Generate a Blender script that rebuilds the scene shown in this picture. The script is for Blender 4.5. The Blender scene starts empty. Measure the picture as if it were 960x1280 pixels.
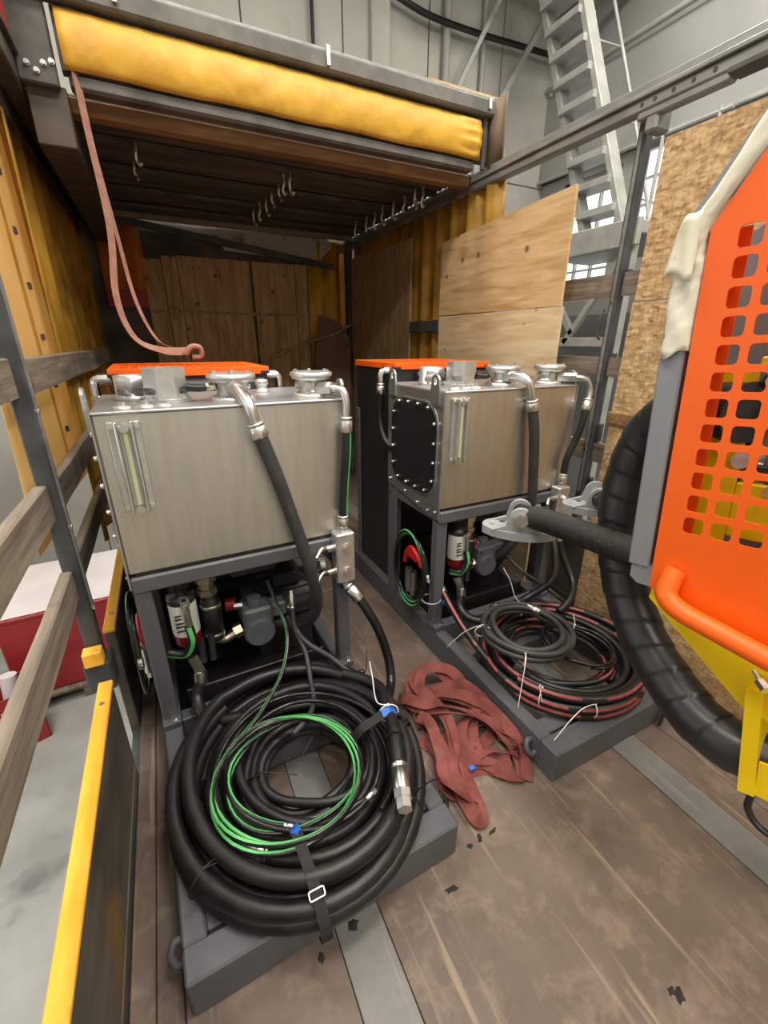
import bpy, math, random
from mathutils import Vector as V, Matrix as MX
random.seed(7)
S = bpy.context.scene
COL = S.collection
PI = math.pi

# ------------------------------------------------------------------ camera
cd = bpy.data.cameras.new('camera'); cam = bpy.data.objects.new('camera', cd); COL.objects.link(cam)
cam.location = (0, 0, 1.6)
cam.rotation_euler = (PI/2 - .3748, -.004, -.4569)
cd.sensor_fit = 'VERTICAL'; cd.sensor_height = 24.0; cd.lens = 24.0 * 539.71 / 1280.0
cd.clip_start = .02; cd.clip_end = 60
S.camera = cam
# ------------------------------------------------------------------ world: bright overcast sky, seen only through the workshop windows
w = bpy.data.worlds.new('world'); S.world = w; w.use_nodes = True
w.node_tree.nodes['Background'].inputs[0].default_value = (1, .985, .95, 1)
w.node_tree.nodes['Background'].inputs[1].default_value = 2.2
S.view_settings.view_transform = 'Standard'; S.view_settings.look = 'None'
S.view_settings.exposure = 0.12; S.view_settings.gamma = 1.0; S.view_settings.use_curve_mapping = False
# ------------------------------------------------------------------ lamps: LED panels under the workshop ceiling (fixtures are built further down)
LAMPS = [(-1.2, -2.6), (1.4, -2.6), (4.0, -2.6), (-1.2, .4), (1.4, .4), (4.0, .4), (-1.2, 3.2), (4.2, 3.2)]
LAMP_Z = 6.2
for lx_, ly_ in LAMPS:
    ld = bpy.data.lights.new('panel_light_offscreen', 'AREA'); ld.shape = 'RECTANGLE'; ld.size = 1.3; ld.size_y = .9
    ld.energy = 125; ld.color = (1, .93, .82)
    lo = bpy.data.objects.new('panel_light_offscreen', ld); COL.objects.link(lo); lo.location = (lx_, ly_, LAMP_Z - .06)

# ------------------------------------------------------------------ materials
MATS = {}
def mat(name, c1, c2=None, rough=.5, metal=0, scale=6, stretch=(1, 1, 1), bump=0, bscale=None, detail=6, contrast=(.35, .65), rough2=None, trans=0, dirt=None):
    if name in MATS: return MATS[name]
    m = bpy.data.materials.new(name); m.use_nodes = True; nt = m.node_tree; N = nt.nodes; L = nt.links
    b = N['Principled BSDF']; b.inputs['Roughness'].default_value = rough; b.inputs['Metallic'].default_value = metal
    b.inputs['Base Color'].default_value = (*c1, 1)
    tc = N.new('ShaderNodeTexCoord'); mp = N.new('ShaderNodeMapping'); mp.inputs['Scale'].default_value = stretch
    L.new(tc.outputs['Object'], mp.inputs[0])
    if c2 is not None:
        n = N.new('ShaderNodeTexNoise'); n.inputs['Scale'].default_value = scale; n.inputs['Detail'].default_value = detail
        L.new(mp.outputs[0], n.inputs['Vector'])
        r = N.new('ShaderNodeValToRGB'); r.color_ramp.elements[0].position = contrast[0]; r.color_ramp.elements[1].position = contrast[1]
        r.color_ramp.elements[0].color = (*c1, 1); r.color_ramp.elements[1].color = (*c2, 1)
        L.new(n.outputs[0], r.inputs[0]); out = r.outputs[0]
        if dirt:
            n2 = N.new('ShaderNodeTexNoise'); n2.inputs['Scale'].default_value = dirt[1]; n2.inputs['Detail'].default_value = 8
            L.new(tc.outputs['Object'], n2.inputs['Vector'])
            r2 = N.new('ShaderNodeValToRGB'); r2.color_ramp.elements[0].position = dirt[2]; r2.color_ramp.elements[1].position = dirt[2] + .15
            L.new(n2.outputs[0], r2.inputs[0])
            mx = N.new('ShaderNodeMix'); mx.data_type = 'RGBA'; L.new(r2.outputs[0], mx.inputs[0]); L.new(out, mx.inputs[6]); mx.inputs[7].default_value = (*dirt[0], 1); out = mx.outputs[2]
        L.new(out, b.inputs['Base Color'])
        if rough2 is not None:
            mr = N.new('ShaderNodeMapRange'); mr.inputs[3].default_value = rough; mr.inputs[4].default_value = rough2
            L.new(n.outputs[0], mr.inputs[0]); L.new(mr.outputs[0], b.inputs['Roughness'])
    if bump:
        n3 = N.new('ShaderNodeTexNoise'); n3.inputs['Scale'].default_value = bscale or scale * 3; n3.inputs['Detail'].default_value = 6
        L.new(mp.outputs[0], n3.inputs['Vector'])
        bp = N.new('ShaderNodeBump'); bp.inputs['Strength'].default_value = bump; bp.inputs['Distance'].default_value = .01
        L.new(n3.outputs[0], bp.inputs['Height']); L.new(bp.outputs[0], b.inputs['Normal'])
    if trans:
        tr = N.new('ShaderNodeBsdfTranslucent'); ms = N.new('ShaderNodeMixShader'); ms.inputs[0].default_value = trans
        if c2 is not None: L.new(out, tr.inputs[0])
        else: tr.inputs[0].default_value = (*c1, 1)
        L.new(b.outputs[0], ms.inputs[1]); L.new(tr.outputs[0], ms.inputs[2]); L.new(ms.outputs[0], N['Material Output'].inputs[0])
    MATS[name] = m; return m

GREY = mat('slate grey paint', (.088, .092, .105), (.105, .11, .122), rough=.38, scale=5, bump=.04, bscale=60)
STEEL = mat('brushed stainless sheet', (.60, .585, .55), (.66, .645, .605), rough=.38, rough2=.48, metal=1, scale=10, stretch=(5, 5, .4), bump=.05, bscale=30)
STEEL2 = mat('stainless plate', (.42, .43, .44), (.5, .51, .52), rough=.45, metal=.9, scale=8)
ALU = mat('cast aluminium', (.52, .52, .51), (.64, .64, .63), rough=.42, metal=.85, scale=18, bump=.06, bscale=90)
ZINC = mat('zinc plated steel', (.68, .68, .67), (.78, .78, .77), rough=.28, metal=1, scale=20)
BRASS = mat('yellow zinc fitting', (.55, .5, .36), (.66, .62, .5), rough=.35, metal=1, scale=20)
BLACKP = mat('black powder coat', (.012, .012, .013), (.018, .018, .02), rough=.42, scale=8)
DARKP = mat('dark cast iron', (.02, .021, .024), (.035, .036, .04), rough=.45, scale=14, bump=.1, bscale=60)
PUMPG = mat('blue grey pump casing', (.1, .112, .13), (.13, .14, .16), rough=.45, scale=20, bump=.08)
RUB = mat('black rubber hose', (.007, .0072, .0075), (.014, .014, .0145), rough=.33, scale=10, stretch=(1, 1, 1), rough2=.5, bump=.03, bscale=120)
RUBG = mat('dusty grey rubber hose', (.026, .027, .028), (.045, .046, .047), rough=.5, scale=14, bump=.05, bscale=120)
RUBS = mat('glossy black hose', (.008, .0085, .009), (.014, .014, .015), rough=.22, scale=12)
GREEN = mat('green hose stripe', (.05, .34, .075), (.13, .5, .16), rough=.35, scale=9)
REDST = mat('red hose print', (.24, .035, .036), (.36, .075, .075), rough=.5, scale=30)
ORANGE = mat('orange powder coat', (.84, .112, .001), (.88, .125, .003), rough=.45, scale=4, bump=.03, bscale=160)
YELLOW = mat('yellow powder coat', (.82, .56, .002), (.88, .62, .004), rough=.35, scale=5, bump=.02, bscale=120)
YCAP = mat('yellow painted board edge', (.8, .38, .02), (.9, .48, .05), rough=.55, scale=12, stretch=(3, .6, 3), dirt=((.35, .2, .06), 9, .62))
REDP = mat('red casting', (.5, .01, .012), (.6, .015, .018), rough=.35, scale=8)
DRED = mat('dark red canister', (.22, .008, .012), rough=.3)
WHITEL = mat('white label', (.72, .72, .68), (.8, .8, .76), rough=.55, scale=10)
BLUE = mat('blue tag', (.01, .1, .45), (.015, .13, .52), rough=.5)
TIEW = mat('white nylon tie', (.78, .78, .77), rough=.4)
TIEB = mat('black nylon tie', (.008, .008, .008), rough=.4)
STRAPB = mat('black webbing', (.011, .011, .012), (.02, .02, .02), rough=.8, scale=60)
STRAPR = mat('faded red webbing', (.15, .034, .03), (.25, .07, .06), rough=.85, scale=14, bump=.3, bscale=160, dirt=((.17, .085, .07), 9, .6))
STRAPP = mat('pale pink webbing', (.27, .13, .095), (.36, .19, .145), rough=.85, scale=20, bump=.2, bscale=200)
PLANKM = mat('weathered grey brown plank', (.12, .096, .074), (.24, .2, .16), rough=.85, scale=5, stretch=(6, .5, 6), bump=.35, bscale=9, dirt=((.08, .055, .04), 5, .6))
PLANKD = mat('plank end fibres', (.2, .15, .11), (.3, .24, .18), rough=.9, scale=8, bump=.4)
SIDEM = mat('grimy steel side board', (.035, .03, .024), (.11, .095, .075), rough=.6, scale=3, stretch=(1, .6, 1.6), bump=.15, bscale=20, dirt=((.16, .09, .02), 3, .6))
STAN = mat('dark painted steel', (.035, .038, .042), (.075, .08, .085), rough=.5, scale=9, bump=.1, dirt=((.06, .045, .035), 12, .6))
RAILM = mat('galvanised rail', (.21, .22, .22), (.3, .31, .31), rough=.45, metal=.4, scale=9, stretch=(2, .6, 2), bump=.06)
RAILD = mat('dark rail', (.045, .042, .038), (.1, .092, .08), rough=.6, scale=7, bump=.1)
ROOFM = mat('sooty corrugated roof', (.035, .029, .023), (.1, .083, .066), rough=.65, scale=5, stretch=(.4, 6, 1), bump=.1)
TARPY = mat('yellow tarpaulin', (.62, .33, .03), (.74, .43, .05), rough=.5, scale=7, bump=.5, bscale=14, trans=.1, dirt=((.5, .25, .03), 5, .6))
TARPL = mat('pale yellow tarpaulin', (.8, .58, .26), (.86, .66, .34), rough=.55, scale=3, bump=.2, bscale=6, trans=.5, dirt=((.7, .48, .18), 5, .66))
TARPO = mat('ochre tarpaulin', (.34, .18, .02), (.55, .32, .05), rough=.5, scale=4, bump=.3, bscale=7, trans=.15, dirt=((.16, .09, .02), 3, .58))
TARPOR = mat('orange tarpaulin', (.5, .12, .01), (.6, .17, .015), rough=.5, scale=4, bump=.2)
REDT = mat('red tarpaulin', (.3, .015, .02), (.38, .03, .035), rough=.5, scale=4)
CLOTH = mat('cream masking paper', (.66, .63, .5), (.76, .74, .62), rough=.8, scale=7, bump=.35, bscale=14)
CARD = mat('brown hardboard', (.17, .1, .062), (.23, .145, .095), rough=.8, scale=6)
CONC = mat('painted concrete wall', (.38, .375, .34), (.48, .475, .435), rough=.8, scale=1.3, bump=.1, bscale=12, dirt=((.3, .29, .26), 2.2, .62))
GWALL = mat('grey painted wall', (.25, .255, .245), (.3, .305, .295), rough=.6, scale=1.2)
DWALL = mat('dark grey painted wall', (.12, .125, .135), (.15, .155, .165), rough=.6, scale=1.2)
LADM = mat('grey painted ladder', (.27, .275, .26), (.35, .355, .335), rough=.5, scale=6)
CEILM = mat('sooty ceiling', (.2, .19, .17), (.3, .28, .26), rough=.8, scale=2)
GROUND = mat('concrete ground', (.3, .31, .3), (.42, .43, .42), rough=.7, scale=2.5, bump=.1, bscale=20, dirt=((.2, .2, .2), 3, .6))
REDBOX = mat('red painted crate', (.32, .018, .025), (.38, .03, .035), rough=.45, scale=5)
PAPER = mat('white packing sheet', (.74, .68, .7), (.8, .76, .77), rough=.8, scale=4, bump=.3, bscale=5)
CABG = mat('grey cabinet paint', (.3, .3, .32), (.34, .34, .36), rough=.5, scale=4)
GLASS = mat('gauge glass', (.5, .52, .36), (.56, .58, .42), rough=.12, scale=6)
MACHG = mat('machine grey paint', (.2, .21, .235), (.225, .235, .26), rough=.35, scale=4, bump=.02, bscale=100)
CAST = mat('light grey casting', (.27, .278, .29), (.33, .338, .35), rough=.42, scale=12, bump=.06, bscale=60)
MUD = mat('dark debris', (.015, .014, .013), (.03, .028, .025), rough=.9, scale=30)
PALEB = mat('pale gap brightness', (.42, .41, .36), (.5, .49, .44), rough=.7, scale=3, dirt=((.15, .13, .1), 6, .55))  # brightness of the open gap under the roof, put into the colour

def nodes_mat(name, rough=.7):
    m = bpy.data.materials.new(name); m.use_nodes = True; MATS[name] = m
    nt = m.node_tree; b = nt.nodes['Principled BSDF']; b.inputs['Roughness'].default_value = rough
    return m, nt, nt.nodes, nt.links, b
def ramp(N, stops):
    r = N.new('ShaderNodeValToRGB'); e = r.color_ramp.elements
    while len(e) < len(stops): e.new(.5)
    for k, (p, c) in enumerate(stops): e[k].position = p; e[k].color = (*c, 1)
    return r
def mixc(N, L, fac, a, b_):
    x = N.new('ShaderNodeMix'); x.data_type = 'RGBA'
    L.new(fac, x.inputs[0])
    for k, q in ((6, a), (7, b_)):
        if isinstance(q, tuple): x.inputs[k].default_value = (*q, 1)
        else: L.new(q, x.inputs[k])
    return x.outputs[2]
def deck_mat(name, ca, cb, scr, rough):
    m, nt, N, L, b = nodes_mat(name, rough)
    tc = N.new('ShaderNodeTexCoord')
    n = N.new('ShaderNodeTexNoise'); n.inputs['Scale'].default_value = 2.6; n.inputs['Detail'].default_value = 10; n.inputs['Roughness'].default_value = .65
    L.new(tc.outputs['Object'], n.inputs['Vector'])
    r = ramp(N, [(.3, ca), (.68, cb)]); L.new(n.outputs[0], r.inputs[0]); out = r.outputs[0]
    n5 = N.new('ShaderNodeTexNoise'); n5.inputs['Scale'].default_value = 9; n5.inputs['Detail'].default_value = 9; n5.inputs['Roughness'].default_value = .7; n5.inputs['Distortion'].default_value = .35
    L.new(tc.outputs['Object'], n5.inputs['Vector'])
    r5 = ramp(N, [(.5, (0, 0, 0)), (.72, (.6, .6, .6))]); L.new(n5.outputs[0], r5.inputs[0]); out = mixc(N, L, r5.outputs[0], out, scr)
    for ang, sc, lo in ((.5, 2.4, .645), (-.75, 2.1, .655), (1.3, 3.2, .67), (.05, 3.0, .665), (.9, 2.0, .66)):     # scuffs dragged in several directions
        mp = N.new('ShaderNodeMapping'); mp.inputs['Rotation'].default_value = (0, 0, ang); mp.inputs['Scale'].default_value = (sc * 9, sc * .45, 1); mp.inputs['Location'].default_value = (ang * 7, ang * 3, ang)
        L.new(tc.outputs['Object'], mp.inputs[0])
        q = N.new('ShaderNodeTexNoise'); q.inputs['Scale'].default_value = 1; q.inputs['Detail'].default_value = 3; L.new(mp.outputs[0], q.inputs['Vector'])
        rr = ramp(N, [(lo, (0, 0, 0)), (lo + .07, (.75, .75, .75))]); L.new(q.outputs[0], rr.inputs[0]); out = mixc(N, L, rr.outputs[0], out, scr)
    L.new(out, b.inputs['Base Color'])
    bp = N.new('ShaderNodeBump'); bp.inputs['Strength'].default_value = .12; bp.inputs['Distance'].default_value = .004; L.new(n5.outputs[0], bp.inputs['Height']); L.new(bp.outputs[0], b.inputs['Normal'])
    return m
DECK = deck_mat('scuffed brown deck board', (.1, .072, .058), (.175, .133, .108), (.31, .235, .172), .5)
STRIPM = deck_mat('worn steel floor strip', (.155, .155, .153), (.21, .208, .2), (.28, .262, .235), .45)
def wood_mat(name, ca, cb, cc, axis, knots=True, wscale=5.0):
    m, nt, N, L, b = nodes_mat(name, .75)
    tc = N.new('ShaderNodeTexCoord'); mp = N.new('ShaderNodeMapping')
    st = [4, 4, 4]; st[axis] = .5; mp.inputs['Scale'].default_value = st; L.new(tc.outputs['Object'], mp.inputs[0])
    n = N.new('ShaderNodeTexNoise'); n.inputs['Scale'].default_value = wscale; n.inputs['Detail'].default_value = 8; n.inputs['Distortion'].default_value = .8
    L.new(mp.outputs[0], n.inputs['Vector'])
    r = ramp(N, [(.32, ca), (.52, cb), (.7, cc)]); L.new(n.outputs[0], r.inputs[0]); out = r.outputs[0]
    if knots:
        v = N.new('ShaderNodeTexVoronoi'); v.inputs['Scale'].default_value = 5.5; L.new(tc.outputs['Object'], v.inputs['Vector'])
        rk = ramp(N, [(.07, (.85, .85, .85)), (.13, (0, 0, 0))]); L.new(v.outputs['Distance'], rk.inputs[0]); out = mixc(N, L, rk.outputs[0], out, tuple(x * .3 for x in ca))
    L.new(out, b.inputs['Base Color'])
    bp = N.new('ShaderNodeBump'); bp.inputs['Strength'].default_value = .2; bp.inputs['Distance'].default_value = .005; L.new(n.outputs[0], bp.inputs['Height']); L.new(bp.outputs[0], b.inputs['Normal'])
    return m
PLYL = wood_mat('pale plywood', (.42, .26, .11), (.56, .38, .19), (.64, .46, .26), 1)
PLYW = wood_mat('whitish plywood', (.5, .36, .19), (.6, .46, .28), (.68, .56, .38), 1)
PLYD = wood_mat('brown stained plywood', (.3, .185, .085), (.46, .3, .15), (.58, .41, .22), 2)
PLYB = wood_mat('dark brown sheet', (.22, .145, .08), (.36, .25, .14), (.48, .35, .21), 2, False, 9)
WOODB = wood_mat('brown timber batten', (.14, .075, .03), (.22, .12, .05), (.3, .18, .08), 0, False)
def osb_mat():
    m, nt, N, L, b = nodes_mat('oriented strand board', .7)
    tc = N.new('ShaderNodeTexCoord'); out = None
    for k, (rot, sc) in enumerate(((.5, (40, 28, 90)), (-.6, (40, 85, 30)), (1.4, (40, 32, 78)))):
        mp = N.new('ShaderNodeMapping'); mp.inputs['Rotation'].default_value = (rot, 0, 0); mp.inputs['Scale'].default_value = sc; L.new(tc.outputs['Object'], mp.inputs[0])
        v = N.new('ShaderNodeTexVoronoi'); v.inputs['Scale'].default_value = 1; L.new(mp.outputs[0], v.inputs['Vector'])
        sx = N.new('ShaderNodeSeparateColor'); L.new(v.outputs['Color'], sx.inputs[0])
        r = ramp(N, [(0, (.16, .08, .03)), (.35, (.4, .24, .11)), (.8, (.58, .4, .2)), (1, (.72, .56, .35))]); L.new(sx.outputs[0], r.inputs[0])
        if out is None: out = r.outputs[0]
        else:
            x = N.new('ShaderNodeMix'); x.data_type = 'RGBA'; x.inputs[0].default_value = .42; L.new(out, x.inputs[6]); L.new(r.outputs[0], x.inputs[7]); out = x.outputs[2]
    L.new(out, b.inputs['Base Color'])
    return m
OSB = osb_mat()
def emis(name, c, s):
    m, nt, N, L, b = nodes_mat(name); b.inputs['Base Color'].default_value = (*c, 1); b.inputs['Emission Color'].default_value = (*c, 1); b.inputs['Emission Strength'].default_value = s
    return m
LEDM = emis('lit LED diffuser', (1, .96, .9), 4.0)
PANE = bpy.data.materials.new('window glass'); PANE.use_nodes = True; MATS['pane'] = PANE
_n = PANE.node_tree.nodes; _b = _n['Principled BSDF']; _b.inputs['Base Color'].default_value = (.95, .97, 1, 1); _b.inputs['Roughness'].default_value = .02; _b.inputs['Transmission Weight'].default_value = 1; _b.inputs['IOR'].default_value = 1.02

# ------------------------------------------------------------------ mesh helpers
def smooth(pts, k=6, closed=False):
    P = [V(p) for p in pts]; n = len(P); out = []
    rng = n if closed else n - 1
    for i in range(rng):
        if closed: a, b, c, d = P[(i-1) % n], P[i], P[(i+1) % n], P[(i+2) % n]
        else: a, b, c, d = P[max(i-1, 0)], P[i], P[i+1], P[min(i+2, n-1)]
        for s in range(k):
            t = s / k
            out.append(.5 * ((2*b) + (c-a)*t + (2*a-5*b+4*c-d)*t*t + (3*b-a-3*c+d)*t**3))
    if not closed: out.append(P[-1].copy())
    return out
def tangents(P, closed=False):
    n = len(P); T = []
    for i in range(n):
        if closed: t = P[(i+1) % n] - P[(i-1) % n]
        else: t = P[min(i+1, n-1)] - P[max(i-1, 0)]
        T.append(t.normalized() if t.length > 1e-9 else V((0, 0, 1)))
    return T
def basis(axis):
    a = V(axis).normalized(); u = a.orthogonal().normalized(); return u, a.cross(u), a

class MB:
    def __init__(s, T=None): s.v = []; s.f = []; s.sm = []; s.T = T
    def add(s, vs, fs, sm=False):
        o = len(s.v)
        s.v += [tuple((s.T @ V(p)) if s.T else V(p)) for p in vs]
        s.f += [tuple(i + o for i in q) for q in fs]; s.sm += [sm] * len(fs); return s
    def box(s, x0, x1, y0, y1, z0, z1, ch=0.0, M=None):
        if x1 < x0: x0, x1 = x1, x0
        if y1 < y0: y0, y1 = y1, y0
        if z1 < z0: z0, z1 = z1, z0
        ch = min(ch, (x1-x0)*.45, (y1-y0)*.45, (z1-z0)*.45)
        if ch <= 0:
            vs = [(x, y, z) for x in (x0, x1) for y in (y0, y1) for z in (z0, z1)]
            fs = [(0, 1, 3, 2), (4, 6, 7, 5), (0, 4, 5, 1), (2, 3, 7, 6), (0, 2, 6, 4), (1, 5, 7, 3)]
        else:
            vs = []; X = (x0, x1); Y = (y0, y1); Z = (z0, z1); sg = (1, -1)
            for i in (0, 1):
                for j in (0, 1):
                    for k in (0, 1):
                        vs += [(X[i], Y[j]+sg[j]*ch, Z[k]+sg[k]*ch), (X[i]+sg[i]*ch, Y[j], Z[k]+sg[k]*ch), (X[i]+sg[i]*ch, Y[j]+sg[j]*ch, Z[k])]
            ix = lambda i, j, k, a: (i*4 + j*2 + k)*3 + a
            fs = []
            for i in (0, 1):
                q = [ix(i, 0, 0, 0), ix(i, 0, 1, 0), ix(i, 1, 1, 0), ix(i, 1, 0, 0)]; fs.append(tuple(q if i == 0 else q[::-1]))
                q = [ix(0, i, 0, 1), ix(1, i, 0, 1), ix(1, i, 1, 1), ix(0, i, 1, 1)]; fs.append(tuple(q if i == 0 else q[::-1]))
                q = [ix(0, 0, i, 2), ix(0, 1, i, 2), ix(1, 1, i, 2), ix(1, 0, i, 2)]; fs.append(tuple(q if i == 0 else q[::-1]))
            for a in (0, 1):
                for b in (0, 1):
                    p = (a + b) % 2
                    for q in ([ix(a, b, 0, 0), ix(a, b, 1, 0), ix(a, b, 1, 1), ix(a, b, 0, 1)], ):
                        fs.append(tuple(q if p else q[::-1]))
                    q = [ix(a, 0, b, 0), ix(a, 1, b, 0), ix(a, 1, b, 2), ix(a, 0, b, 2)]; fs.append(tuple(q[::-1] if p else q))
                    q = [ix(0, a, b, 1), ix(1, a, b, 1), ix(1, a, b, 2), ix(0, a, b, 2)]; fs.append(tuple(q if p else q[::-1]))
                    for c in (0, 1):
                        q = [ix(a, b, c, 0), ix(a, b, c, 1), ix(a, b, c, 2)]; fs.append(tuple(q if (a+b+c) % 2 == 0 else q[::-1]))
        if M: vs = [M @ V(p) for p in vs]
        return s.add(vs, fs)
    def bar(s, p0, p1, w, h, up=(0, 0, 1), ch=0.0):
        p0, p1 = V(p0), V(p1); d = p1 - p0; L = d.length; d.normalize()
        u = V(up) - d * V(up).dot(d)
        if u.length < 1e-5: u = d.orthogonal()
        u.normalize(); r = d.cross(u)
        M = MX((( r.x, d.x, u.x, p0.x), (r.y, d.y, u.y, p0.y), (r.z, d.z, u.z, p0.z), (0, 0, 0, 1)))
        return s.box(-w/2, w/2, 0, L, -h/2, h/2, ch, M)
    def cyl(s, p0, p1, r, n=16, r2=None, caps=True, sm=True):
        p0, p1 = V(p0), V(p1); r2 = r if r2 is None else r2; u, v, a = basis(p1 - p0)
        ring = lambda c, q: [c + u*math.cos(2*PI*i/n)*q + v*math.sin(2*PI*i/n)*q for i in range(n)]
        vs = ring(p0, r) + ring(p1, r2)
        s.add(vs, [(i, (i+1) % n, n+(i+1) % n, n+i) for i in range(n)], sm and n > 8)
        if caps: s.add(vs, [tuple(range(n-1, -1, -1)), tuple(range(n, 2*n))])
        return s
    def lathe(s, o, axis, prof, n=24, sm=True, ph=0):
        o = V(o); u, v, a = basis(axis); vs = []
        for r, h in prof: vs += [o + a*h + (u*math.cos(2*PI*i/n+ph) + v*math.sin(2*PI*i/n+ph))*r for i in range(n)]
        fs = []
        for k in range(len(prof)-1):
            fs += [(k*n+i, k*n+(i+1) % n, (k+1)*n+(i+1) % n, (k+1)*n+i) for i in range(n)]
        s.add(vs, fs, sm)
        if prof[0][0] > 1e-6: s.add(vs[:n], [tuple(range(n-1, -1, -1))])
        if prof[-1][0] > 1e-6: s.add(vs[-n:], [tuple(range(n))])
        return s
    def tube(s, P, r, n=10, closed=False, caps=True, rf=None):
        P = [V(p) for p in P]; T = tangents(P, closed); u = T[0].orthogonal().normalized(); vs = []; ln = 0
        for i, p in enumerate(P):
            if i: ln += (p - P[i-1]).length
            t = T[i]; u = (u - t*u.dot(t)); u = u.normalized() if u.length > 1e-6 else t.orthogonal().normalized(); w_ = t.cross(u)
            for k in range(n):
                a = 2*PI*k/n; q = rf(ln, a) if rf else r
                vs.append(p + (u*math.cos(a) + w_*math.sin(a))*q)
        m = len(P); fs = []
        for i in range(m if closed else m-1):
            j = (i+1) % m
            fs += [(i*n+k, i*n+(k+1) % n, j*n+(k+1) % n, j*n+k) for k in range(n)]
        s.add(vs, fs, True)
        if caps and not closed: s.add(vs[:n], [tuple(range(n-1, -1, -1))]); s.add(vs[-n:], [tuple(range(n))])
        return s
    def stripe(s, P, r, hint, half=.45, off=.0006, dash=None):
        P = [V(p) for p in P]; T = tangents(P); h = V(hint); vs = []; fs = []; ln = 0
        for i, p in enumerate(P):
            if i: ln += (p - P[i-1]).length
            d = h - T[i]*h.dot(T[i]); d = d.normalized() if d.length > 1e-4 else T[i].orthogonal().normalized(); sd = T[i].cross(d)
            for a in (-half, -half/3, half/3, half): vs.append(p + (d*math.cos(a) + sd*math.sin(a))*(r + off))
            if i and not (dash and (ln % dash[0]) > dash[1]):
                b = i*4; fs += [(b-4+k, b-3+k, b+1+k, b+k) for k in range(3)]
        return s.add(vs, fs, True)
    def ribbon(s, P, wid, thick, up, tw=None):
        P = [V(p) for p in P]; T = tangents(P); n = len(P); C4 = []
        for i, p in enumerate(P):
            d = V(up(i/(n-1)) if callable(up) else up); d = d - T[i]*d.dot(T[i]); d = d.normalized() if d.length > 1e-4 else T[i].orthogonal().normalized(); sd = T[i].cross(d)
            C4.append([p + sd*(wid/2*a) + d*(thick/2*b) for a, b in ((-1, -1), (1, -1), (1, 1), (-1, 1))])
        for k in range(4):          # each side keeps its own vertices so the webbing edges stay crisp
            vs = []
            for c in C4: vs += [c[k], c[(k+1) % 4]]
            s.add(vs, [(2*i, 2*i+1, 2*i+3, 2*i+2) for i in range(n-1)], True)
        s.add(C4[0], [(3, 2, 1, 0)]); s.add(C4[-1], [(0, 1, 2, 3)])
        return s
    def prism(s, poly, t0, t1, M=None):
        n = len(poly); vs = [V((x, y, t0)) for x, y in poly] + [V((x, y, t1)) for x, y in poly]
        if M: vs = [M @ p for p in vs]
        return s.add(vs, [tuple(range(n-1, -1, -1)), tuple(range(n, 2*n))] + [(i, (i+1) % n, n+(i+1) % n, n+i) for i in range(n)])
    def ringplate(s, outer, inner, t0, t1, M=None):   # same number of points in both loops
        n = len(outer); vs = []
        for t in (t0, t1): vs += [V((x, y, t)) for x, y in outer] + [V((x, y, t)) for x, y in inner]
        if M: vs = [M @ p for p in vs]
        fs = []
        for i in range(n):
            j = (i+1) % n
            fs += [(i, n+i, n+j, j), (2*n+i, 2*n+j, 3*n+j, 3*n+i), (i, j, 2*n+j, 2*n+i), (n+i, 3*n+i, 3*n+j, n+j)]
        return s.add(vs, fs)
    def build(s, name, m, parent=None, bev=0):
        me = bpy.data.meshes.new(name); me.from_pydata(s.v, [], s.f); me.materials.append(m)
        me.polygons.foreach_set('use_smooth', s.sm); me.update()
        o = bpy.data.objects.new(name, me); COL.objects.link(o)
        while parent and parent.parent and parent.parent.parent: parent = parent.parent     # thing > part > sub-part, no deeper
        if parent: o.parent = parent
        return o
def cut(o, cutters):
    """cut closed meshes out of an object for good (holes and pockets)"""
    import bmesh
    def clean(me):
        bm = bmesh.new(); bm.from_mesh(me); bmesh.ops.remove_doubles(bm, verts=bm.verts, dist=1e-5); bmesh.ops.recalc_face_normals(bm, faces=bm.faces); bm.to_mesh(me); bm.free()
    par = o.parent; o.parent = None; clean(o.data); tmp = []
    for mb in cutters:
        c = mb.build('cutter', o.data.materials[0]); clean(c.data); tmp.append(c)
        m = o.modifiers.new('cut', 'BOOLEAN'); m.operation = 'DIFFERENCE'; m.object = c; m.solver = 'EXACT'
    dg = bpy.context.evaluated_depsgraph_get(); dg.update()
    me = bpy.data.meshes.new_from_object(o.evaluated_get(dg)); o.modifiers.clear(); o.data = me
    for c in tmp: bpy.data.objects.remove(c, do_unlink=True)
    o.parent = par; return o
def tag(o, label, cat, group=None):
    o['label'] = label; o['category'] = cat
    if group: o['group'] = group
    return o
def thing(name, label, cat, loc=(0, 0, 0), rz=0, group=None):
    o = bpy.data.objects.new(name, None); COL.objects.link(o); o.location = loc; o.rotation_euler = (0, 0, rz); o.empty_display_size = .1
    return tag(o, label, cat, group)
def struct(o): o['kind'] = 'structure'; return o
def bolt(mb, p, axis, r=.009, h=.007):
    a = V(axis).normalized(); p = V(p)
    mb.cyl(p, p + a*h*.35, r*1.35, 10); return mb.cyl(p + a*h*.35, p + a*h*1.2, r, 6)
def share(src, name, parent, loc=None, M=None):
    o = bpy.data.objects.new(name, src.data); COL.objects.link(o); o.parent = parent
    if M: o.matrix_local = M
    if loc is not None: o.location = loc
    return o
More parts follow.
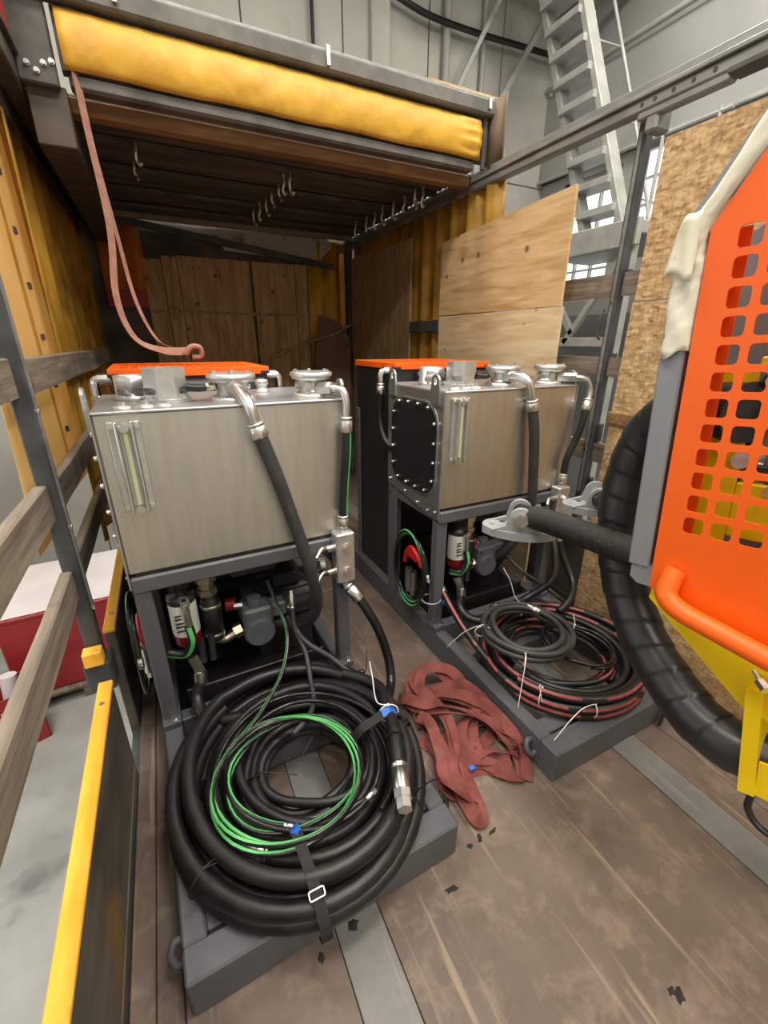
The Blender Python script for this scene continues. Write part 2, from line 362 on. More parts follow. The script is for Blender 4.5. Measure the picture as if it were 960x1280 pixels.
def perf(cols, rows, pitch, hole, rad, box, extra=()):
    """flat sheet in XY with a grid of round-cornered square holes; box = u0,u1,v0,v1"""
    mb = MB(); h = hole/2; p = pitch/2; q = .0; off = h - rad
    for c in cols:
        for r in rows:
            inn = []; out = []
            for sx, sy in ((1, 1), (-1, 1), (-1, -1), (1, -1)):
                for k in range(4):
                    a = math.atan2(sy, sx) - PI/4 + k*PI/6
                    inn.append((c + sx*off + rad*math.cos(a), r + sy*off + rad*math.sin(a), 0))
                e = [(p, off), (p, p), (p, p), (off, p)]
                if sx*sy < 0: e = e[::-1]
                out += [(c + sx*x, r + sy*y, 0) for x, y in e]
            n = 16
            fs = []
            for i in range(n):
                j = (i+1) % n
                fs.append((i, j, n+j, n+i) if out[i] != out[j] else (i, n+j, n+i))
            fs = [tuple(f) for f in fs]
            mb.add(out + inn, fs)
    u0, u1, v0, v1 = box; a0, a1 = cols[0]-p, cols[-1]+p; b0, b1 = min(rows)-p, max(rows)+p
    for x0, x1, y0, y1 in ((u0, a0, v0, v1), (a1, u1, v0, v1), (a0, a1, v0, b0), (a0, a1, b1, v1)):
        if x1 - x0 > 1e-4 and y1 - y0 > 1e-4: mb.add([(x0, y0, 0), (x1, y0, 0), (x1, y1, 0), (x0, y1, 0)], [(0, 1, 2, 3)])
    for poly in extra: mb.add([(x, y, 0) for x, y in poly], [tuple(range(len(poly)))])
    return mb
def solid(o, t, off=-1):
    m = o.modifiers.new('thickness', 'SOLIDIFY'); m.thickness = t; m.offset = off; return o

# ================================================================== WORKSHOP AROUND THE TRUCK
GZ = -1.15
struct(MB().box(-3.4, 6.2, -5.2, 6.6, GZ-.1, GZ).build('floor_ground', GROUND))
struct(MB().box(-3.4, 6.2, -5.2, 6.6, 6.8, 6.9).build('ceiling', CEILM))
struct(MB().box(-3.4, 6.2, -5.3, -5.2, GZ, 6.8).build('wall_rear', CONC))
struct(MB().box(-12, 14, -25, -5.3, GZ-.1, GZ-.002).build('floor_yard', GROUND))
wb = struct(MB().box(-3.4, 6.2, 6.5, 6.6, GZ, 6.8).build('wall_back', CONC))
x = -3.4
while x < 6.1:      # precast wall panels with recessed joints
    MB().box(x+.008, min(x+1.19, 6.19), 6.44, 6.5, GZ, 3.9, .006).build('wall_panel', CONC, wb)
    MB().box(x+.008, min(x+1.19, 6.19), 6.44, 6.5, 3.915, 6.8, .006).build('wall_panel', CONC, wb); x += 1.2
MB().box(2.95, 3.2, 6.36, 6.44, GZ, 6.8, .01).build('pilaster', CONC, wb)
# right wall with windows
RWX = 6.0
wr = struct(MB().box(RWX, RWX+.2, -5.2, 6.5, GZ, 2.0).build('wall_right', DWALL))
wins = [(2.6, 4.72, 2.95, 3.95), (4.95, 5.95, 2.2, 3.85)]
def wp(y0, y1, z0, z1): MB().box(RWX, RWX+.2, y0, y1, z0, z1).build('wall_section', GWALL, wr)
wp(-5.2, 2.6, 2.0, 3.97); wp(2.6, 4.72, 2.0, 2.95); wp(4.72, 4.95, 2.0, 3.97); wp(4.95, 5.95, 2.0, 2.2); wp(5.95, 6.5, 2.0, 3.97); wp(2.6, 6.5, 3.95, 3.97); wp(-5.2, 6.5, 3.97, 6.8); wp(4.95, 5.95, 3.85, 3.95)
MB().box(RWX-.08, RWX, -5.2, 6.5, 3.97, 5.05, .01).build('crane_beam', GWALL, wr)
MB().box(RWX-.12, RWX-.08, -5.2, 6.5, 3.95, 3.985).build('beam_flange', LADM, wr)
MB().cyl((RWX-.14, -5, 5.1), (RWX-.14, 6.4, 5.1), .035, 10).build('conduit', LADM, wr)
for k, (y0, y1, z0, z1) in enumerate(wins):
    wo = struct(MB().box(RWX+.05, RWX+.12, y0, y1, z0, z0+.05).box(RWX+.05, RWX+.12, y0, y1, z1-.05, z1).box(RWX+.05, RWX+.12, y0, y0+.05, z0, z1).box(RWX+.05, RWX+.12, y1-.05, y1, z0, z1).build('window_%d' % (k+1), LADM))
    ny, nz = (6, 3) if k == 0 else (3, 4)
    for i in range(ny):
        for j in range(nz):
            a0 = y0+.05+(y1-y0-.1)*i/ny; a1 = y0+.05+(y1-y0-.1)*(i+1)/ny; b0 = z0+.05+(z1-z0-.1)*j/nz; b1 = z0+.05+(z1-z0-.1)*(j+1)/nz
            MB().box(RWX+.08, RWX+.086, a0, a1, b0, b1).build('window_pane', PANE, wo)
    for i in range(1, ny): yy = y0+.05+(y1-y0-.1)*i/ny; MB().box(RWX+.05, RWX+.11, yy-.014, yy+.014, z0+.05, z1-.05).build('mullion', LADM, wo)
    for j in range(1, nz): zz = z0+.05+(z1-z0-.1)*j/nz; MB().box(RWX+.055, RWX+.11, y0+.05, y1-.05, zz-.012, zz+.012).build('glazing_bar', LADM, wo)
# left wall with a tall bright window
wl = struct(MB().box(-3.4, -3.2, -5.2, 6.5, GZ, .6).build('wall_left', CONC))
for y0, y1, z0, z1 in ((-5.2, .6, .6, 6.8), (6.0, 6.5, .6, 6.8), (.6, 6.0, 3.4, 6.8)): MB().box(-3.4, -3.2, y0, y1, z0, z1).build('wall_section', CONC, wl)
wo = struct(MB().box(-3.33, -3.25, .6, 6., .6, .66).box(-3.33, -3.25, .6, 6., 3.34, 3.4).box(-3.33, -3.25, .6, .66, .6, 3.4).box(-3.33, -3.25, 5.94, 6., .6, 3.4).build('window_left_offscreen', LADM))
for i in range(6):
    for j in range(4): MB().box(-3.3, -3.29, .66+i*.88, .66+(i+1)*.88, .66+j*.67, .66+(j+1)*.67).build('window_pane', PANE, wo)
for i in range(1, 6): MB().box(-3.32, -3.26, .66+i*.88-.02, .66+i*.88+.02, .66, 3.34).build('mullion', LADM, wo)
for j in range(1, 4): MB().box(-3.315, -3.265, .66, 5.94, .66+j*.67-.015, .66+j*.67+.015).build('glazing_bar', LADM, wo)
# lamps
for k, (a, b) in enumerate(LAMPS):
    t = thing('ceiling_lamp_offscreen', 'square LED panel lamp hung under the workshop ceiling', 'lamp', (a, b, LAMP_Z), 0, 'LED panels under the workshop ceiling')
    MB().box(-.7, .7, -.5, .5, 0, .06, .01).build('housing', LADM, t)
    MB().box(-.64, .64, -.44, .44, -.012, 0).build('diffuser_offscreen', LEDM, t)
    for sx in (-.5, .5): MB().cyl((sx, 0, .06), (sx, 0, 6.8-LAMP_Z), .006, 6).build('hanger_rod', ZINC, t)
# steel ladder to the crane walkway
def ladder():
    t = thing('steel_ladder', 'grey painted steel stair ladder with flat rungs beside the workshop window', 'ladder')
    X0 = 4.8; sl = (5.3-4.2)/(5.115-2.56)
    ya = lambda z: 4.22 + (z-2.56)*sl
    for dy, nm in ((0, 'stringer'), (-.5, 'stringer')):
        MB().bar((X0, ya(2.74)+dy, 2.74), (X0, ya(6.3)+dy, 6.3), .16, .075, (0, 1, 0), .008).build(nm, LADM, t)
    z = 2.98
    while z < 6.2:
        MB().box(X0-.13, X0+.13, ya(z)-.5, ya(z), z-.035, z+.035, .004).build('rung', LADM, t); z += .285
    for sx in (.42, ):
        P = smooth([(X0+sx, ya(2.76)-.5, 2.76), (X0+sx, ya(3.5)-.55, 3.5), (X0+sx, ya(6.2)-.55, 6.2)], 6)
        MB().tube(P, .018, 8).build('handrail', LADM, t)
        for zz in (3.1, 3.9, 4.7, 5.5): MB().cyl((X0, ya(zz)-.5, zz), (X0+sx, ya(zz)-.54, zz), .01, 8).build('handrail_bracket', LADM, t)
    return t
ladder()
t = thing('steel_platform', 'grey steel landing with braces under the foot of the ladder', 'platform')
MB().box(4.4, 5.6, 3.3, 4.9, 2.6, 2.72, .01).build('deck', LADM, t)
MB().box(4.36, 4.42, 3.3, 5.0, 2.5, 2.74, .01).build('edge_beam', LADM, t)
for yy in (3.4, 4.7): MB().box(4.42, 4.5, yy-.04, yy+.04, GZ, 2.6, .008).build('column', LADM, t)
MB().bar((4.46, 3.45, 2.5), (4.46, 4.1, 1.6), .06, .06).build('brace', LADM, t)
MB().bar((4.46, 4.66, 2.5), (4.46, 4.0, 1.7), .06, .06).build('brace', LADM, t)
MB().box(4.43, 4.49, 3.42, 4.7, 1.56, 1.66, .006).build('cross_beam', LADM, t)
for yy, zz in ((3.42, 2.72), (4.0, 2.72)):
    MB().cyl((5.4, yy, 2.72), (5.4, yy, 3.8), .02, 8).build('guard_post', LADM, t)
MB().cyl((5.4, 3.3, 3.75), (5.4, 4.9, 3.75), .02, 8).build('guard_rail', LADM, t)
# wall pipes, braces and cable
tag(MB().cyl((4.02, 6.36, 1.0), (4.02, 6.36, 6.8), .05, 12).build('wall_pipe', LADM), 'thick vertical grey pipe fixed on the concrete wall above the truck roof', 'pipe')
tag(MB().cyl((4.62, 6.37, 1.0), (4.62, 6.37, 6.8), .035, 12).build('wall_pipe', LADM), 'thin vertical grey pipe on the concrete wall nearer the ladder', 'pipe')
tag(MB().cyl((2.2, 6.38, 2.5), (2.2, 6.38, 6.8), .022, 10).build('wall_cable', RUB), 'thin black vertical cable running down the wall beside the pilaster', 'cable')
tag(MB().bar((3.98, 6.05, 4.6), (4.75, 6.0, 5.95), .05, .05).build('roof_brace', LADM), 'slanting grey steel tube brace against the wall by the thick pipe', 'brace')
tag(MB().bar((4.705, 6.05, 4.65), (5.6, 5.95, 6.05), .07, .06).build('roof_brace', LADM), 'heavy slanting grey steel brace meeting the ladder top', 'brace')
tag(MB().tube(smooth([(2.6, 6.33, 5.62), (3.28, 6.31, 5.47), (3.74, 6.3, 5.4), (4.48, 6.3, 5.40), (5.16, 6.3, 5.43), (5.92, 6.3, 5.46)], 6), .035, 8).build('cable_bundle', RUB), 'black cable bundle sagging across the concrete wall', 'cable')
t = thing('roof_truss', 'grey steel roof truss of angle bars above the ladder', 'truss')
MB().bar((3.6, 5.6, 6.0), (6.0, 5.6, 6.0), .08, .08).build('chord', LADM, t)
MB().bar((3.6, 5.2, 5.65), (6.0, 5.2, 5.65), .08, .08).build('chord', LADM, t)
for q in range(5): MB().bar((3.7+q*.5, 5.6, 6.0), (3.95+q*.5, 5.2, 5.65), .04, .04).build('web_bar', LADM, t)
for q in (3.62, 5.95): MB().bar((q, 5.6, 6.0), (q, 5.6, 6.8), .05, .05).build('hanger', LADM, t)
for q in (3.62, 5.95): MB().bar((q, 5.2, 5.65), (q, 5.6, 6.0), .05, .05).build('hanger', LADM, t)
# things on the ground beside the truck
t = thing('equipment_crate', 'dark red painted crate standing on a pallet beside the truck', 'crate', (-.98, 4.08, GZ), .06)
MB().box(-.45, .45, -.45, .5, .12, .83, .012).build('body', REDBOX, t)
MB().box(-.46, .46, -.46, .51, .80, .835, .008).build('lid', REDBOX, t)
for yy in (-.45, -.15, .15, .45): MB().box(-.6, .6, yy-.05, yy+.05, .09, .12, .004).build('slat', PLANKM, t)
for xx in (-.5, 0, .5): MB().box(xx-.04, xx+.04, -.5, .5, .0, .09, .004).build('pallet_bearer', PLANKM, t)
tag(MB().ribbon([(-.953-q*.0047, 3.632+q*.078, GZ+.8395+(.003*math.sin(q*1.9)+.003)) for q in range(13)], .86, .004, (0, 0, 1)).build('packing_sheet', PAPER), 'white packing sheet laid over the red crate', 'sheet')
t = thing('bin', 'small open red steel bin on the ground in front of the crate', 'bin', (-1.36, 3.32, GZ), .35)
for a in ((-.16, -.15, -.14, .14), (.15, .16, -.14, .14), (-.16, .16, -.14, -.13), (-.16, .16, .13, .14)): MB().box(*a, .0, .46, .003).build('side', REDBOX, t)
MB().box(-.16, .16, -.14, .14, 0, .01).build('base', REDBOX, t)
MB().box(-.05, .03, -.144, -.14, .33, .36).build('sticker', WHITEL, t)
MB().cyl((.02, .02, .25), (.05, .05, .52), .05, 14).build('roll', PAPER, t)
t = thing('cabinet', 'grey steel cabinet standing by the workshop window', 'cabinet', (-2.35, 4.6, GZ), .05)
MB().box(-.35, .35, -.3, .3, .05, 2.3, .01).build('body', CABG, t)
MB().box(-.34, -.01, -.315, -.3, .1, 2.25, .004).build('door', CABG, t); MB().box(.01, .34, -.315, -.3, .1, 2.25, .004).build('door', CABG, t)
MB().box(-.35, .35, -.3, .3, 0, .05).build('plinth', BLACKP, t)

# ================================================================== TRUCK BODY
DX0, DX1, DY0, DY1 = -.335, 2.16, -1.2, 5.2
fl = struct(MB().box(DX0-.03, DX1, DY0, DY1, -.12, -.012).build('floor', STAN))
for x0, x1 in ((-.332, -.272), (-.269, -.205), (-.202, .198)):
    MB().box(x0, x1, DY0, DY1, -.012, 0, .002).build('deck_board', DECK, fl)
MB().box(.2, .335, DY0, DY1, -.012, .002, .001).build('steel_strip', STRIPM, fl)
for y0, y1 in ((-1.2, .05), (.053, 2.49), (2.493, 5.2)): MB().box(.338, 1.468, y0, y1, -.012, 0, .002).build('deck_board', DECK, fl)
MB().box(1.47, 1.606, DY0, DY1, -.012, .002, .001).build('steel_strip', STRIPM, fl)
for x0, x1 in ((1.61, 1.745), (1.748, 1.9), (1.903, 2.155)): MB().box(x0, x1, DY0, DY1, -.012, 0, .002).build('deck_board', DECK, fl)
# underframe and wheels keep the deck above the ground
t = thing('truck_chassis', 'dark steel chassis frame with wheels under the truck deck', 'chassis')
for xx in (.45, 1.35): MB().box(xx-.05, xx+.05, -1.1, 5.1, -.38, -.121).build('frame_rail', STAN, t)
for yy in (-.4, 3.9):
    MB().cyl((-.05, yy, -.68), (1.85, yy, -.68), .06, 12).build('axle', STAN, t)
    for xx in (.45, 1.35): MB().box(xx-.04, xx+.04, yy-.08, yy+.08, -.68, -.38).build('spring_hanger', STAN, t)
    for xx in (-.05, 1.85):
        wh = MB().lathe((xx-.14, yy, -.68), (1, 0, 0), [(.26, 0), (.44, .02), (.47, .07), (.47, .21), (.44, .26), (.26, .28)], 28).build('tyre', RUB, t)
        MB().lathe((xx-.1, yy, -.68), (1, 0, 0), [(.1, 0), (.27, .02), (.27, .18), (.1, .2)], 20).build('rim', STAN, wh)
# drop side boards with yellow edge
def drop_side(x0, x1, y0, y1, zt, lab, inner):
    t = thing('drop_side', lab, 'side board')
    MB().box(x0, x1, y0, y1, -.1, zt, .003).build('panel', SIDEM, t)
    for z in (.06,): MB().box(inner-.0015 if inner > x0 else inner-.004, inner+.004, y0+.02, y1-.02, z-.006, z+.006, .001).build('rib', SIDEM, t)
    MB().box(x0-.004, x1+.004, y0, y1, zt, zt+.016, .003).build('edge_strip', YCAP, t)
    for yy in (y0+.12, (y0+y1)/2, y1-.12): MB().cyl(((x0+x1)/2, yy, zt+.015), ((x0+x1)/2, yy, zt+.02), .008, 8).build('rivet', ZINC, t)
    return t
drop_side(-.372, -.336, DY0, 1.53, .452, 'grimy drop side board with bright yellow top edge next to the hose coil', -.336)
drop_side(-.372, -.336, 1.78, DY1, .505, 'grimy drop side board with yellow top edge beside the tank behind the stanchion', -.336)
drop_side(2.16, 2.196, DY0, DY1, .5, 'drop side board along the plywood side of the truck', 2.16)
# stanchions
def stanchion(x, y, z0, z1, lab, s):
    t = thing('stanchion', lab, 'post', (x, y, 0))
    MB().box(-.026, .026, -.022, .022, z0, z1, .005).build('post', STAN, t)
    MB().box(-.004 + s*.028, .004 + s*.028, -.008, .008, z0+.3, z1-.05, .001).build('edge_bead', RAILM, t)
    for z in (.8, 1.12, 1.5, 1.9):
        MB().box(-.016 - s*.02, .016 - s*.02, -.045, .045, z-.055, z+.05, .004).build('plank_pocket', STAN, t)
        q = MB(); bolt(q, (s*.026, .0, z-.1), (s, 0, 0), .008); q.build('bolt', ZINC, t)
    MB().box(-.045, .045, -.05, .05, z0-.04, z0+.09, .008).build('foot_bracket', STAN, t)
    if s < 0:
      P = smooth([(s*.035, .03, 1.62), (s*.06, .03, 1.64), (s*.06, .03, 1.74), (s*.035, .03, 1.76)], 5)
      MB().tube(P, .006, 6).build('latch_handle', STAN, t)
    return t
s1 = stanchion(-.385, 1.66, .40, 2.72, 'dark steel stanchion holding the grey planks beside the stainless tank', 1)
MB().box(-.03, .03, -.08, -.03, .5, .56, .004).build('yellow_stop', YCAP, s1)
stanchion(2.2, 1.72, .46, 2.56, 'dark steel stanchion between the plywood sheet and the strand board', -1)
# side planks
def plank(x, y0, y1, z0, z1, lab, grp=None, th=.032, sag=.0):
    mb = MB(); n = 9; vs = []
    for i in range(n+1):
        yy = y0 + (y1-y0)*i/n; j = (random.random()-.5)*.012; dz = -sag*math.sin(PI*i/n); k = (random.random()-.5)*.006
        for a, b in ((x-th/2+k, z0+j+dz), (x+th/2+k, z0+j+dz+.003), (x+th/2+k, z1+j*.5+dz-.004), (x+th/2-.006+k, z1+j*.5+dz), (x-th/2+k, z1+j*.5+dz)): vs.append((a, yy, b))
    fs = [(4, 3, 2, 1, 0), tuple(n*5+q for q in range(5))]
    for i in range(n): fs += [(i*5+q, i*5+(q+1) % 5, i*5+5+(q+1) % 5, i*5+5+q) for q in range(5)]
    return tag(mb.add(vs, fs).build('side_plank', PLANKM), lab, 'plank', grp)
plank(-.4, DY0, 1.64, 1.44, 1.553, 'top grey weathered plank between the camera end and the stanchion')
plank(-.4, DY0, 1.64, 1.055, 1.175, 'middle grey weathered plank with chipped end meeting the stanchion')
plank(-.4, DY0, 1.64, .755, .865, 'lowest grey plank above the yellow board edge')
plank(-.4, 1.68, 5.1, 1.43, 1.545, 'top grey plank running behind the stanchion along the ochre curtain')
plank(-.4, 1.68, 5.1, 1.05, 1.155, 'middle grey plank behind the stanchion half hidden by the stainless tank')
plank(-.4, 1.68, 5.1, .76, .86, 'lowest grey plank behind the stanchion beside the tank')
for z0, z1, nm in ((1.83, 1.94, 'upper'), (1.43, 1.53, 'middle'), (.95, 1.06, 'lower')):
    plank(2.22, .2, 5.1, z0, z1, '%s brown side plank behind the strand board and plywood' % nm)
# side rails of the roof
t = thing('roof_rail', 'long galvanised curtain rail along the side above the plywood', 'rail')
MB().box(2.09, 2.15, DY0, DY1, 2.555, 2.60, .006).build('lower_track', RAILM, t)
MB().box(2.075, 2.165, DY0, DY1, 2.60, 2.618, .003).build('flange', RAILM, t)
MB().box(2.105, 2.135, DY0, DY1, 2.618, 2.66, .003).build('upper_web', RAILM, t)
MB().box(2.07, 2.155, -.6, 1.32, 2.535, 2.556, .003).build('dark_insert', RAILD, t)
MB().box(2.095, 2.145, 1.32, 1.7, 2.525, 2.556, .006).build('joint_plate', RAILM, t)
for yy in (1.38, 1.46, 1.54, 1.62, 1.68): MB().cyl((2.088, yy, 2.578), (2.094, yy, 2.578), .009, 8).build('bolt', STAN, t)
MB().box(2.1, 2.2, 1.6, 1.66, 2.47, 2.56, .01).build('roller_hanger', RAILM, t)
t = thing('roof_rail', 'dark roof rail along the plank side of the truck', 'rail')
MB().box(-.42, -.34, DY0, DY1, 2.6, 2.7, .008).build('track', RAILD, t)
MB().box(-.54, -.42, DY0, DY1, 2.52, 2.7, .006).build('outer_track', RAILD, t)
MB().box(-.44, -.32, DY0, DY1, 2.7, 2.72, .003).build('flange', RAILD, t)
# sliding roof pushed to the front
t = thing('sliding_roof', 'folded sliding roof with dark corrugated underside and timber battens', 'roof')
n = 60; vs = []; fs = []
for i in range(n+1):
    yy = 2.95 + (5.15-2.95)*i/n; zz = 2.66 + (.014 if i % 2 else -.006)
    vs += [(-.34, yy, zz), (2.1, yy, zz)]
    if i: fs.append((2*i-2, 2*i-1, 2*i+1, 2*i))
solid(MB().add(vs, fs).build('corrugated_sheet', ROOFM, t), .004, 1)
for yy in (3.35, 3.8, 4.25, 4.7): MB().box(-.33, 2.08, yy-.018, yy+.018, 2.628, 2.654, .003).build('cross_bow', RAILD, t)
MB().box(-.33, 2.08, 5.0, 5.06, 2.615, 2.655, .003).build('cross_bow', mat('pale dusty bow', (.22, .18, .14), (.3, .25, .2), rough=.8), t)
MB().box(-.2, 2.06, 2.9, 2.98, 2.575, 2.64, .006).build('timber_batten', WOODB, t)
MB().box(-.16, 2.02, 2.8, 2.88, 2.63, 2.69, .012).build('lower_beam', RAILD, t)
MB().box(-.18, 2.12, 2.8, 2.86, 2.69, 2.9).build('header_panel', RAILD, t)
MB().box(-.3, 2.14, 2.74, 2.82, 2.905, 2.985, .01).build('top_beam', mat('weathered top beam', (.09, .088, .08), (.16, .155, .14), rough=.65, scale=6), t)
MB().box(-.3, 2.14, 2.755, 2.77, 2.985, 3.0, .003).build('beam_lip', RAILM, t)
MB().box(1.62, 2.16, 2.78, 2.9, 3.0, 3.02, .004).build('roof_edge_cloth', TARPO, t)
for xx, zz in ((.07, 0), (2.06, 0)): MB().bar((xx, 2.735, 2.985), (xx, 2.73, 2.93), .018, .012).build('clip', ALU, t)
MB().bar((1.02, 2.735, 3.0), (1.02, 2.73, 2.92), .018, .012).build('clip', ALU, t)
MB().box(2.06, 2.09, 2.78, 2.8, 2.64, 2.92, .003).build('end_stay', RAILD, t); MB().box(2.12, 2.15, 2.78, 2.8, 2.64, 2.92, .003).build('end_stay', RAILD, t)
vs = [(2.115+.012*math.sin(j*1.1), 2.64+.028*j, z) for j in range(9) for z in (2.64, 2.99)]
solid(MB().add(vs, [(2*j, 2*j+2, 2*j+3, 2*j+1) for j in range(8)], True).build('end_flap', mat('brown grey tarpaulin', (.12, .085, .06), (.2, .15, .11), rough=.6), t), .003, 0)
MB().box(-.34, -.2, 2.78, 2.86, 2.62, 3.1, .006).build('corner_post', RAILD, t)
MB().box(-.33, -.18, 2.83, 5.1, 2.42, 2.64, .004).build('side_skirt', ROOFM, t)
MB().box(-.42, -.33, 2.55, 2.76, 2.73, 3.1, .02).build('red_flap', REDT, t)
for xx, zz in ((-.27, 2.66), (-.24, 2.69), (-.21, 2.7), (-.3, 2.68)): bolt(MB(), (xx, 2.78, zz), (0, -1, 0), .009, .012).build('bolt', STEEL2, t)
# rolled yellow tarpaulin across the roof front
mb = MB(); nx, nz = 70, 12; vs = []; fs = []
for i in range(nx+1):
    u = i/nx; xx = -.165 + u*(2.03+.165)
    for j in range(nz+1):
        v = j/nz; bul = math.sin(PI*v)**.7*.034
        wr_ = .0018*math.sin(u*31+v*5)*math.sin(PI*v) + .0014*math.sin(u*71-v*9) + .0012*math.sin(u*143+v*13) + .012*math.exp(-((u-.97)/.03)**2)*math.sin(v*22)
        vs.append((xx, 2.79 - bul - wr_, 2.69 + .2*v + .003*math.sin(u*23) * (1-v) - .03*max(0, u-.9)*10*(1-v)*0))
for i in range(nx):
    for j in range(nz): a = i*(nz+1)+j; fs.append((a, a+nz+1, a+nz+2, a+1))
o = solid(MB().add(vs, fs, True).build('rolled_tarpaulin', TARPY), .006, 1)
tag(o, 'bright yellow tarpaulin rolled up across the front of the roof', 'tarpaulin')
# hooks under the roof
def hook(x, y, z, l, k):
    mb = MB()
    mb.box(-.008, .008, -.003, .003, 0, .03, .001)
    mb.tube(smooth([(0, 0, .005), (0, .006, -l*.3), (.012, .0, -l*.7), (.004, -.012, -l), (-.006, -.02, -l*.85)], 4), .0105, 6)
    o = mb.build('roof_hook', ALU); o.location = (x, y, z); o.rotation_euler = (0, 0, k)
    row = 'beside the galvanised side rail' if x > 1.5 else 'along the middle of the corrugated sheet' if x > .5 else 'near the hanging pink strap'
    return tag(o, 'small worn metal curtain hook under the dark roof ' + row, 'hook', 'roof hooks ' + row)
for k, (x, y) in enumerate([(.05, 3.62), (.07, 3.3), (.9, 4.3), (.91, 4.1), (.93, 3.95), (.94, 3.8), (.95, 3.62), (.93, 3.4), (.96, 3.36), (1.82, 4.3), (1.84, 4.1), (1.85, 3.95), (1.86, 3.82), (1.84, 3.78), (1.87, 3.64), (1.85, 3.6), (1.86, 3.44), (1.87, 3.3), (1.85, 3.26), (1.88, 3.2)]):
    hook(x, y, 2.6, .06 + random.random()*.035, random.random()*3)
# curtains (folded sheets)
def curtain(name, m, x, y0, y1, z0, z1, amp, waves, lab, cat='curtain', top_sag=0, n=90):
    vs = []; fs = []; nz = 10; ph = [random.random()*6 for _ in range(4)]
    for i in range(n+1):
        u = i/n; yy = y0 + (y1-y0)*u
        for j in range(nz+1):
            v = j/nz
            d = amp*(math.sin(u*waves*2*PI+ph[0]+.6*math.sin(v*2+ph[1])) + .45*math.sin(u*waves*4.3*PI+ph[2]+v)) * (.65+.35*v)
            vs.append((x + d, yy + .3*amp*math.cos(u*waves*2*PI), z0 + (z1-z0)*v - top_sag*v*abs(math.sin(u*waves*PI))))
    for i in range(n):
        for j in range(nz): a = i*(nz+1)+j; fs.append((a, a+nz+1, a+nz+2, a+1))
    o = solid(MB().add(vs, fs, True).build(name, m), .003, 0)
    return tag(o, lab, cat)
lc = thing('side_curtain', 'pale yellow tarpaulin side curtain with dark eyelets behind the stanchion', 'curtain')
vs = []; fs = []; n, nz = 30, 10
for i in range(n+1):
    u = i/n
    for j in range(nz+1):
        v = j/nz; y0_ = 2.02 - .22*(1-v); y1_ = 3.2 + .12*v
        vs.append((-.5 + .008*math.sin(u*9+v*2) + .012*v, y0_ + (y1_-y0_)*u, .87 + 1.75*v))
for i in range(n):
    for j in range(nz): a = i*(nz+1)+j; fs.append((a, a+nz+1, a+nz+2, a+1))
solid(MB().add(vs, fs, True).build('cloth', TARPL, lc), .003, 0)
for q in range(7):
    zz = .95 + q*.22
    MB().box(-.49, -.478, 2.74-.014, 2.74+.014, zz-.008, zz+.02, .001).build('eyelet_hook', STAN, lc)
MB().box(-.492, -.483, 2.62, 2.627, .9, 2.5).build('seam', TARPO, lc)
curtain('side_curtain', TARPO, -.455, 2.78, 5.19, .5, 2.56, .02, 8, 'dirty ochre tarpaulin curtain hanging in folds along the dark plank side')
rc = curtain('side_curtain', TARPO, 2.12, 2.62, 5.1, .55, 2.56, .026, 12, 'ochre tarpaulin curtain bunched in folds behind the plywood sheets')
tag(MB().box(2.05, 2.085, 3.2, 3.66, 1.68, 1.77, .004).build('curtain_band', STAN), 'dark reinforcing band across the ochre curtain between the boards', 'band')
# sheets on the right side
def sheet(name, x, y0, y1, zs, m, lab, th=.016, lean=0):
    """board standing along the side; zs = z of the four corners (y0 bottom, y1 bottom, y1 top, y0 top)"""
    mb = MB(); c = [(y0, zs[0]), (y1, zs[1]), (y1, zs[2]), (y0, zs[3])]
    vs = [(x + lean*(z-zs[0]), y, z) for y, z in c] + [(x+th + lean*(z-zs[0]), y, z) for y, z in c]
    mb.add(vs, [(0, 1, 2, 3), (7, 6, 5, 4)] + [(i, 4+i, 4+(i+1) % 4, (i+1) % 4) for i in range(4)])
    return tag(mb.build(name, m), lab, 'sheet')
sheet('plywood_sheet', 2.065, 1.965, 3.21, (1.795, 1.797, 2.30, 2.36), PLYL, 'large pale plywood sheet with knots, upper one of two, in front of the ochre curtain')
sheet('plywood_sheet', 2.064, 1.95, 3.2, (0.0, 0.0, 1.79, 1.79), PLYW, 'whitish plywood sheet with dark knots below the larger one')
sheet('plywood_sheet', 2.05, 3.66, 5.0, (0.0, 0.0, 2.44, 2.41), PLYB, 'dark brown worn sheet leaning at the curtain beside the front corner')
sheet('strand_board', 2.12, .25, 1.555, (1.795, 1.79, 2.43, 2.43), OSB, 'upper strand board sheet behind the cream taped machine edge', .016)
sheet('strand_board', 2.118, .25, 1.56, (0.0, 0.0, 1.785, 1.79), OSB, 'lower strand board sheet behind the spiral wrapped hose', .016)
tag(MB().box(2.102, 2.12, .9, 1.57, 1.2, 1.26, .003).build('timber_batten', WOODB), 'brown timber batten fixed across the strand board', 'batten')
# front wall of the truck body
wf = struct(MB().box(-.56, 2.26, 5.2, 5.26, -.1, 2.66).build('wall_front', SIDEM))
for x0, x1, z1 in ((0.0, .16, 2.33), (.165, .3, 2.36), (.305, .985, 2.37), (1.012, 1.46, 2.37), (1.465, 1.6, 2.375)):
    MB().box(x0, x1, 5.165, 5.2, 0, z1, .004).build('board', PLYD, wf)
MB().box(.02, 1.6, 5.155, 5.165, 1.86, 1.885, .002).build('scuff_rail', PLYB, wf)
vs = [(-.34+.36*u/8, 5.16+.02*math.sin(u*1.7), z) for u in range(9) for z in (2.05, 2.62)]
solid(MB().add(vs, [(2*u, 2*u+2, 2*u+3, 2*u+1) for u in range(8)], True).build('orange_cloth', TARPOR, wf), .004, 0)
MB().box(-.34, .0, 5.15, 5.17, 1.9, 2.05, .003).build('red_band', REDT, wf)
vs = [(1.6+.48*u/12, 5.14+.03*math.sin(u*1.5), z) for u in range(13) for z in (1.0, 2.6)]
